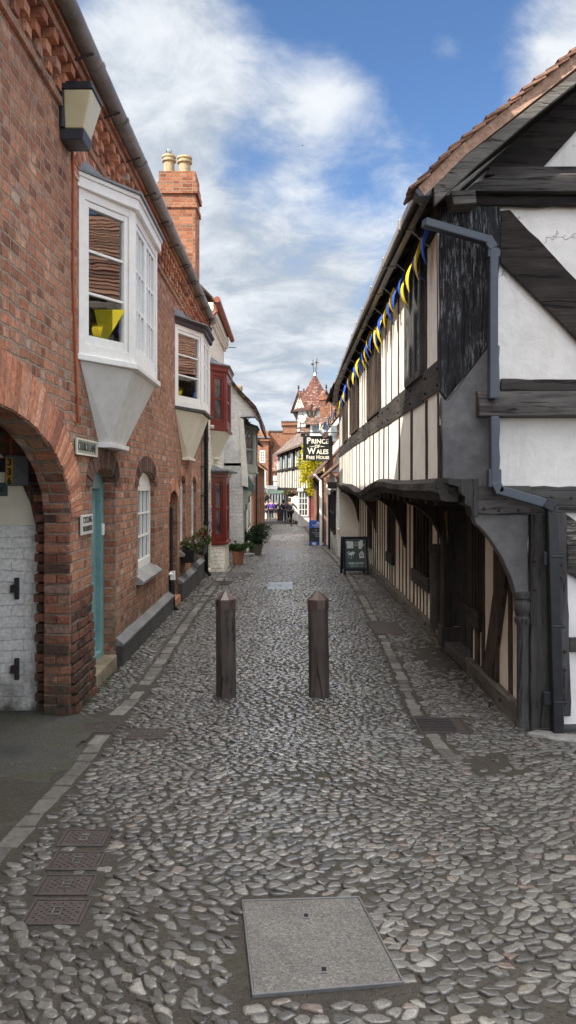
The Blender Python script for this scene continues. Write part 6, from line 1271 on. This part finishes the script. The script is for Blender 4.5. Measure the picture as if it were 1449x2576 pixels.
for i in range(8): m.quad(base[i], base[(i+1) % 8], top[(i+1) % 8], top[i])
m.quad(*base); m.quad(*top); obj('spire', m, 'clay_tile', t)
for k in range(4):
    f = tf(k); m = MB(); zr = Zc(986); zf = Zc(1034)
    for s in (-1, 1): m.add([f.p(s*1.55, zf-.1, 2.35), f.p(0, zr, 2.35), f.p(0, zr, .3), f.p(s*1.55, zf-.1, .3), f.p(s*1.55, zf-.25, 2.35), f.p(0, zr-.18, 2.35), f.p(0, zr-.18, .3), f.p(s*1.55, zf-.25, .3)], [(0, 1, 2, 3), (4, 5, 6, 7), (0, 1, 5, 4), (3, 2, 6, 7), (0, 3, 7, 4)])
    o = obj('gablet', m, 'clay_tile', t); m = MB(); m.poly(f, [(-1.1, zf+.1), (0, zr-.3), (1.1, zf+.1)], 1.6, 2.1); obj('gablet_panel', m, 'cream_render', o); m = MB()
    for s in (-1, 1): m.bar(f.p(s*1.4, zf-.1, 2.15), f.p(0, zr-.28, 2.15), .16, .1); m.bar(f.p(s*.45, zf, 2.13), f.p(0, zr-.6, 2.13), .1, .05); m.bar(f.p(s*1.3, zf-.9, 1.62), f.p(s*1.3, zf, 2.2), .14, .14)
    m.box(f, -1.4, 1.4, zf-.1, zf+.12, 1.6, 2.2); obj('gablet_timber', m, 'bollard_cap', o); m = MB(); m.lathe(f.p(0, zr-.02, 2.25), [(.06, 0), (.07, .25), (.16, .32), (.07, .42), (.12, .5), (.02, .68)], 8); obj('finial', m, 'iron_dark', o)
m = MB(); m.lathe((cx_, YC, zt_), [(.34, -.5), (.2, -.1), (.24, .0), (.14, .3)], 10); obj('spire_cap', m, 'galvanised', t)
m = MB()
for dx, h in ((-.22, 1.85), (.26, 2.05)):
    m.tube([(cx_+dx*.5, YC, zt_), (cx_+dx, YC, zt_+h)], .035, 6); m.lathe((cx_+dx*.6, YC, zt_+.25), [(.05, 0), (.16, .06), (.05, .12)], 8); m.box(CF(YC), cx_+dx-.28, cx_+dx+.28, zt_+h-.55, zt_+h-.50, 0, .04); m.box(CF(YC), cx_+dx-.16, cx_+dx+.05, zt_+h-.68, zt_+h-.42, 0, .03)
m.tube([(cx_+.05, YC, zt_), (cx_+.03, YC, zt_+.95)], .025, 6); obj('weather_vane', m, 'iron_dark', t)
# ================================================================== far end of the lane
hf = thing('brick_townhouse', 'large orange brick townhouse with tall chimney stack closing the view', 'house', (-1, 84, gz(84)))
Yf = 84; Ff = CF(Yf); m = MB(); m.box(Ff, sx(648, Yf), sx(676, Yf), -1.5, sz(1086, Yf), -6, 1.6, False); m.box(Ff, sx(676, Yf)-.01, sx(800, Yf), -1.5, sz(1085, Yf), -6, 0, False); m.box(Ff, sx(645, Yf), sx(679, Yf), sz(1112, Yf), sz(1104, Yf), -1, 1.95, False); obj('wall', m, 'orange_brick', hf)
m = MB(); m.box(Ff, sx(711, Yf), sx(746, Yf), sz(1090, Yf), sz(1066, Yf), -3, .1, False); m.box(Ff, sx(708, Yf), sx(749, Yf), sz(1070, Yf), sz(1061, Yf), -3.2, .3, False); obj('chimney', m, 'orange_brick', hf)
m = MB(); m.box(Ff, sx(676, Yf), sx(712, Yf), sz(1085, Yf), sz(1082, Yf), -6, .15); m.box(Ff, sx(645, Yf), sx(680, Yf), sz(1104, Yf), sz(1101, Yf), -1, 2.1); m.box(Ff, sx(707, Yf), sx(750, Yf), sz(1061, Yf), sz(1059, Yf), -3.3, .4); obj('coping', m, 'lead_grey', hf)
m = MB(); m.tube([Ff.p(sx(688, Yf), sz(1112, Yf), .3), Ff.p(sx(688, Yf), sz(1122, Yf), .3), Ff.p(sx(683, Yf), sz(1128, Yf), .2), Ff.p(sx(682, Yf), sz(1230, Yf), .2)], .09, 7); obj('downpipe', m, 'bollard_cap', hf)
for v in (1135, 1190): frame_win('window', Fr((0, Yf-1.62, 0), (1, 0, 0), (0, -1, 0)), sx(655, Yf), sx(668, Yf), sz(v+30, Yf), sz(v, Yf), 2, 4, hf, st=.1, bar=.04)
hg = thing('gabled_brick_cottage', 'small orange brick cottage with white dormer between townhouse and shop', 'house', (-.8, 76, gz(76)))
Yg2 = 76; Fg = CF(Yg2); m = MB(); m.box(Fg, sx(688, Yg2), sx(730, Yg2), -1.3, sz(1185, Yg2), -3, 0, False); obj('wall', m, 'orange_brick', hg)
m = MB(); m.poly(Fr((0, Yg2, 0), (0, 1, 0), (1, 0, 0)), [(-.3, sz(1186, Yg2)), (-.2, sz(1183, Yg2)), (3, sz(1140, Yg2)), (3, sz(1180, Yg2))], sx(685, Yg2), sx(730, Yg2)); obj('roof', m, 'clay_tile', hg)
m = MB(); m.poly(Fg, gp([(697, 1186), (697, 1168), (703, 1155), (709, 1168), (709, 1186)], Yg2), -1.5, .15); o = obj('dormer', m, 'white_paint', hg); m = MB(); m.box(Fg, sx(700, Yg2), sx(706, Yg2), sz(1183, Yg2), sz(1168, Yg2), .15, .18); obj('pane', m, 'window_glass', o)
frame_win('window', Fg, sx(700, Yg2), sx(707, Yg2), sz(1226, Yg2), sz(1186, Yg2), 2, 4, hg, st=.06, w=.03)
m = MB(); m.box(Fg, sx(687, Yg2), sx(696, Yg2), sz(1210, Yg2), sz(1197, Yg2), 0, .3); m.box(Fg, sx(688, Yg2), sx(696, Yg2), sz(1222, Yg2), sz(1212, Yg2), 0, .25); obj('burglar_alarm', m, 'sign_white', hg)
hm = thing('mint_shopfront', 'cream and mint green shopfront with white pilasters at lane end', 'shop', (-1, 73, gz(73)))
Ym = 73; Fm = CF(Ym); m = MB(); m.box(Fm, sx(660, Ym), sx(760, Ym), gz(Ym)-.1, sz(1234, Ym), -1, 0, False); obj('wall', m, 'cream_render', hm)
m = MB(); m.box(Fm, sx(672, Ym), sx(728, Ym), sz(1231, Ym), sz(1221, Ym), 0, .35); obj('fascia', m, 'white_paint', hm); m = MB(); m.box(Fm, sx(675, Ym), sx(727, Ym), sz(1240, Ym), sz(1232, Ym), 0, .2); m.box(Fm, sx(675, Ym), sx(728, Ym), gz(Ym), gz(Ym)+.35, 0, .12); obj('mint_band', m, 'mint_paint', hm)
m = MB(); X = 676
while X < 728: m.box(Fm, sx(X, Ym), sx(X+3, Ym), gz(Ym)+.35, sz(1241, Ym), 0, .1); X += 7.2
obj('mullion', m, 'white_paint', hm); m = MB(); m.box(Fm, sx(677, Ym), sx(726, Ym), gz(Ym)+.5, sz(1243, Ym), 0, .03); obj('pane', m, 'window_glass', hm)
hn = thing('pale_blue_house', 'pale bluish rendered house with sash window at the far left end', 'house', (-2.3, 70, gz(70)))
Yn = 70; Fn = CF(Yn); m = MB(); m.box(Fn, sx(640, Yn), sx(671, Yn), -1.5, sz(1222, Yn), -3, 0, False); m.box(Fn, sx(640, Yn), sx(667, Yn), sz(1222, Yn), sz(1182, Yn), -3, 0, False); obj('wall', m, 'grey_white_render', hn)
frame_win('window', Fn, sx(658, Yn), sx(668, Yn), sz(1222, Yn), sz(1188, Yn), 2, 2, hn, st=.08, w=.05); m = MB(); m.box(Fn, sx(655, Yn), sx(670, Yn), sz(1233, Yn), sz(1226, Yn), 0, .3); obj('shop_fascia', m, 'lead_grey', hn)
for X, lb in ((668, 'small round flower basket hanging above the walking group'),):
    Y = 65; x = sx(670, Y); t = thing('hanging_basket', lb, 'hanging basket', (x, Y, sz(1268, Y))); m = MB(); m.leaves((x, Y, sz(1250, Y)), (.3, .3, .25), 420, .07, 1, clump=10); obj('foliage', m, 'leaf_mixed', t, fix=False); m = MB(); m.lathe((x, Y, sz(1258, Y)), [(.05, 0), (.25, .1), (.3, .3)], 10); m.tube([(x, Y, sz(1250, Y)), (x, Y, sz(1235, Y))], .02, 5); obj('basket', m, 'iron_dark', t)
t = thing('menu_board', 'small dark board standing on the ground beyond the joggers', 'a-board', (sx(706, 62), 62, gz(62))); m = MB(); x = sx(706, 62); m.poly(Fr((x, 62, gz(62)), (1, 0, 0), (0, -1, 0)), [(-.28, 0), (.28, 0), (.2, .95), (-.2, .95)], 0, .05); obj('panel', m, 'worn_brick', t); m = MB(); m.box(Fr((x, 62.3, gz(62)), (1, 0, 0), (0, -1, 0)), -.26, -.2, 0, .95, 0, .04); m.box(Fr((x, 62.3, gz(62)), (1, 0, 0), (0, -1, 0)), .2, .26, 0, .95, 0, .04); obj('leg', m, 'iron_dark', t)
# hills/town closing the horizon
m = MB(); [m.box(CF(130+i*4), -60+i*12, -50+i*12, -4, 2.2+(i*7 % 3)*.5, -8, 0, False) for i in range(4)]
# ================================================================== people
def skin_obj(name, pts, edges, m, parent, sub=2, root=0):
    base = parent_base(parent); me = bpy.data.meshes.new(name); me.from_pydata([tuple(Vector(p_[:3])) for p_ in pts], edges, []); me.materials.append(MATS[m]); o = bpy.data.objects.new(name, me); COL.objects.link(o); o.parent = parent
    o.modifiers.new('skin', 'SKIN'); 
    for i, p_ in enumerate(pts): me.skin_vertices[0].data[i].radius = (p_[3], p_[4] if len(p_) > 4 else p_[3]); me.skin_vertices[0].data[i].use_root = (i == root)
    s = o.modifiers.new('subsurf', 'SUBSURF'); s.levels = sub; s.render_levels = sub; o.modifiers['skin'].use_smooth_shade = True; return o
def person(label, x, Y, top, legs, hair, pose='stand', ht=1.65, bare=0, yaw=0.0, shoes='cloth_black', group=None, skirt=False):
    t = thing('person', label, 'person', (x, Y, gz(Y)), group); k = ht/1.65; t.rotation_euler = (0, 0, yaw); t.scale = (k, k, k)
    run = pose == 'run'
    # joints: pelvis, chest, neck, head; arms; legs (facing +y, away from the viewer)
    hipL, hipR = (-.09, 0, .84), (.09, 0, .84)
    kneeL, ankL, toeL = ((-.09, .05, .47), (-.09, .0, .09), (-.09, .14, .035))
    kneeR, ankR, toeR = ((.09, .03, .47), (.10, -.04, .09), (.11, .10, .035))
    if run: kneeL, ankL, toeL = (-.07, .06, .48), (-.10, -.36, .46), (-.10, -.42, .34); kneeR, ankR, toeR = (.08, .06, .46), (.09, .0, .09), (.09, .14, .035)
    elL, haL = (-.25, -.03, 1.07), (-.25, .06, .84); elR, haR = (.25, -.03, 1.07), (.26, .06, .84)
    if run: elL, haL = (-.25, -.14, 1.10), (-.20, .10, 1.06); elR, haR = (.34, .05, 1.16), (.44, .14, 1.0)
    if pose == 'walk': kneeL, ankL, toeL = (-.09, .12, .47), (-.09, .16, .09), (-.09, .29, .05); kneeR, ankR, toeR = (.09, .02, .46), (.09, -.22, .12), (.09, -.12, .04)
    body = [(0, 0, .90, .13, .10), (0, 0, 1.08, .115, .09), (0, 0, 1.26, .15, .10), (0, 0, 1.38, .08, .07), (0, .01, 1.44, .05, .05), (0, .015, 1.50, .075, .085), (0, .02, 1.58, .072, .085),
            (-.17, 0, 1.32, .055), (*elL, .04), (*haL, .028), (haL[0], haL[1]+.05, haL[2]-.06, .026), (.17, 0, 1.32, .055), (*elR, .04), (*haR, .028), (haR[0], haR[1]+.05, haR[2]-.06, .026),
            (*hipL, .085), (*kneeL, .055), (*ankL, .036), (*toeL, .030), (*hipR, .085), (*kneeR, .055), (*ankR, .036), (*toeR, .030)]
    ed = [(0, 1), (1, 2), (2, 3), (3, 4), (4, 5), (5, 6), (2, 7), (7, 8), (8, 9), (9, 10), (2, 11), (11, 12), (12, 13), (13, 14), (0, 15), (15, 16), (16, 17), (17, 18), (0, 19), (19, 20), (20, 21), (21, 22)]
    skin_obj('body', body, ed, 'skin', t)
    e = .022; tp = [(0, 0, .86, .15, .12), (0, 0, 1.08, .135+e*.3, .11), (0, 0, 1.26, .165, .12), (0, 0, 1.385, .085, .08), (-.18, 0, 1.31, .07), (*elL, .052), (haL[0], haL[1]-.02, haL[2]+.03, .038), (.18, 0, 1.31, .07), (*elR, .052), (haR[0], haR[1]-.02, haR[2]+.03, .038)]
    skin_obj('jacket', tp, [(0, 1), (1, 2), (2, 3), (2, 4), (4, 5), (5, 6), (2, 7), (7, 8), (8, 9)], top, t)
    def lerp(a, b, f): return tuple(a[i]+(b[i]-a[i])*f for i in range(3))
    f = .93
    if bare: f = .0
    la = lerp(kneeL, ankL, f); ra = lerp(kneeR, ankR, f); tr = [(0, 0, .92, .145, .115), (*hipL, .10), (*kneeL, .068), (*la, .05), (*hipR, .10), (*kneeR, .068), (*ra, .05)]
    if bare: skin_obj('shorts', [(0, 0, .92, .15, .12), (*hipL, .11), (*lerp(hipL, kneeL, .75), .085), (*hipR, .11), (*lerp(hipR, kneeR, .75), .085)], [(0, 1), (1, 2), (0, 3), (3, 4)], legs, t)
    else: skin_obj('trousers', tr, [(0, 1), (1, 2), (2, 3), (0, 4), (4, 5), (5, 6)], legs, t)
    for a, b in ((ankL, toeL), (ankR, toeR)): skin_obj('shoe', [(*lerp(a, b, -.15), .045), (*lerp(a, b, .5), .045), (*b, .038)], [(0, 1), (1, 2)], shoes, t, 1)
    skin_obj('hair', [(0, -.015, 1.50, .078, .08), (0, -.005, 1.58, .08, .088), (0, .0, 1.64, .05, .055)]+([(0, -.06, 1.42, .035)] if hair != 'hair_grey' else []), [(0, 1), (1, 2)]+([(0, 3)] if hair != 'hair_grey' else []), hair, t, 2, 1)
    return t
person('woman jogging away in charcoal jacket and black leggings, one foot lifted', sx(729, 47.4), 47.4, 'cloth_charcoal', 'cloth_black', 'hair_brown', 'run', 1.66, shoes='cloth_black')
t = thing('waist_bag', 'jacket tied at the hip of the jogging woman', 'bag', (sx(729, 47.4)+.16, 47.35, gz(47.4)+.88)); m = MB(); m.lathe((sx(729, 47.4)+.17, 47.34, gz(47.4)+.74), [(.05, 0), (.09, .06), (.10, .16), (.05, .24)], 10); obj('pouch', m, 'cloth_black', t, smooth=60)
person('person in bright purple jacket and black trousers in the middle of group', sx(682, 64), 64, 'cloth_purple', 'cloth_black', 'hair_grey', 'walk', 1.68)
person('person in black top and shorts right of the purple jacket', sx(694, 66), 66, 'cloth_black', 'cloth_charcoal', 'hair_grey', 'stand', 1.66, bare=1)
person('person in dark clothes at the left edge of the group', sx(668, 66), 66, 'cloth_black', 'cloth_charcoal', 'hair_dark', 'stand', 1.6, bare=1)
person('person in navy jacket and jeans partly behind the purple jacket', sx(675, 67), 67, 'cloth_navy', 'cloth_denim', 'hair_brown', 'walk', 1.6)
person('person in plum top and blue jeans just left of the jogger', sx(714, 58), 58, 'cloth_plum', 'cloth_denim', 'hair_dark', 'walk', 1.62)
# a bird over the roofs
bx_, by_ = sx(761, 60), 60; t = thing('bird', 'tiny dark bird high in the blue sky', 'bird', (bx_, by_, sz(366, 60))); m = MB(); z = sz(366, 60); m.add([(bx_-.16, by_, z+.05), (bx_-.03, by_-.04, z), (bx_, by_, z-.02), (bx_+.03, by_-.04, z), (bx_+.16, by_, z+.06), (bx_, by_+.08, z), (bx_, by_-.12, z)], [(0, 1, 5), (1, 6, 3, 5), (3, 4, 5), (1, 2, 3)]); obj('wings', m, 'bird_dark', t)
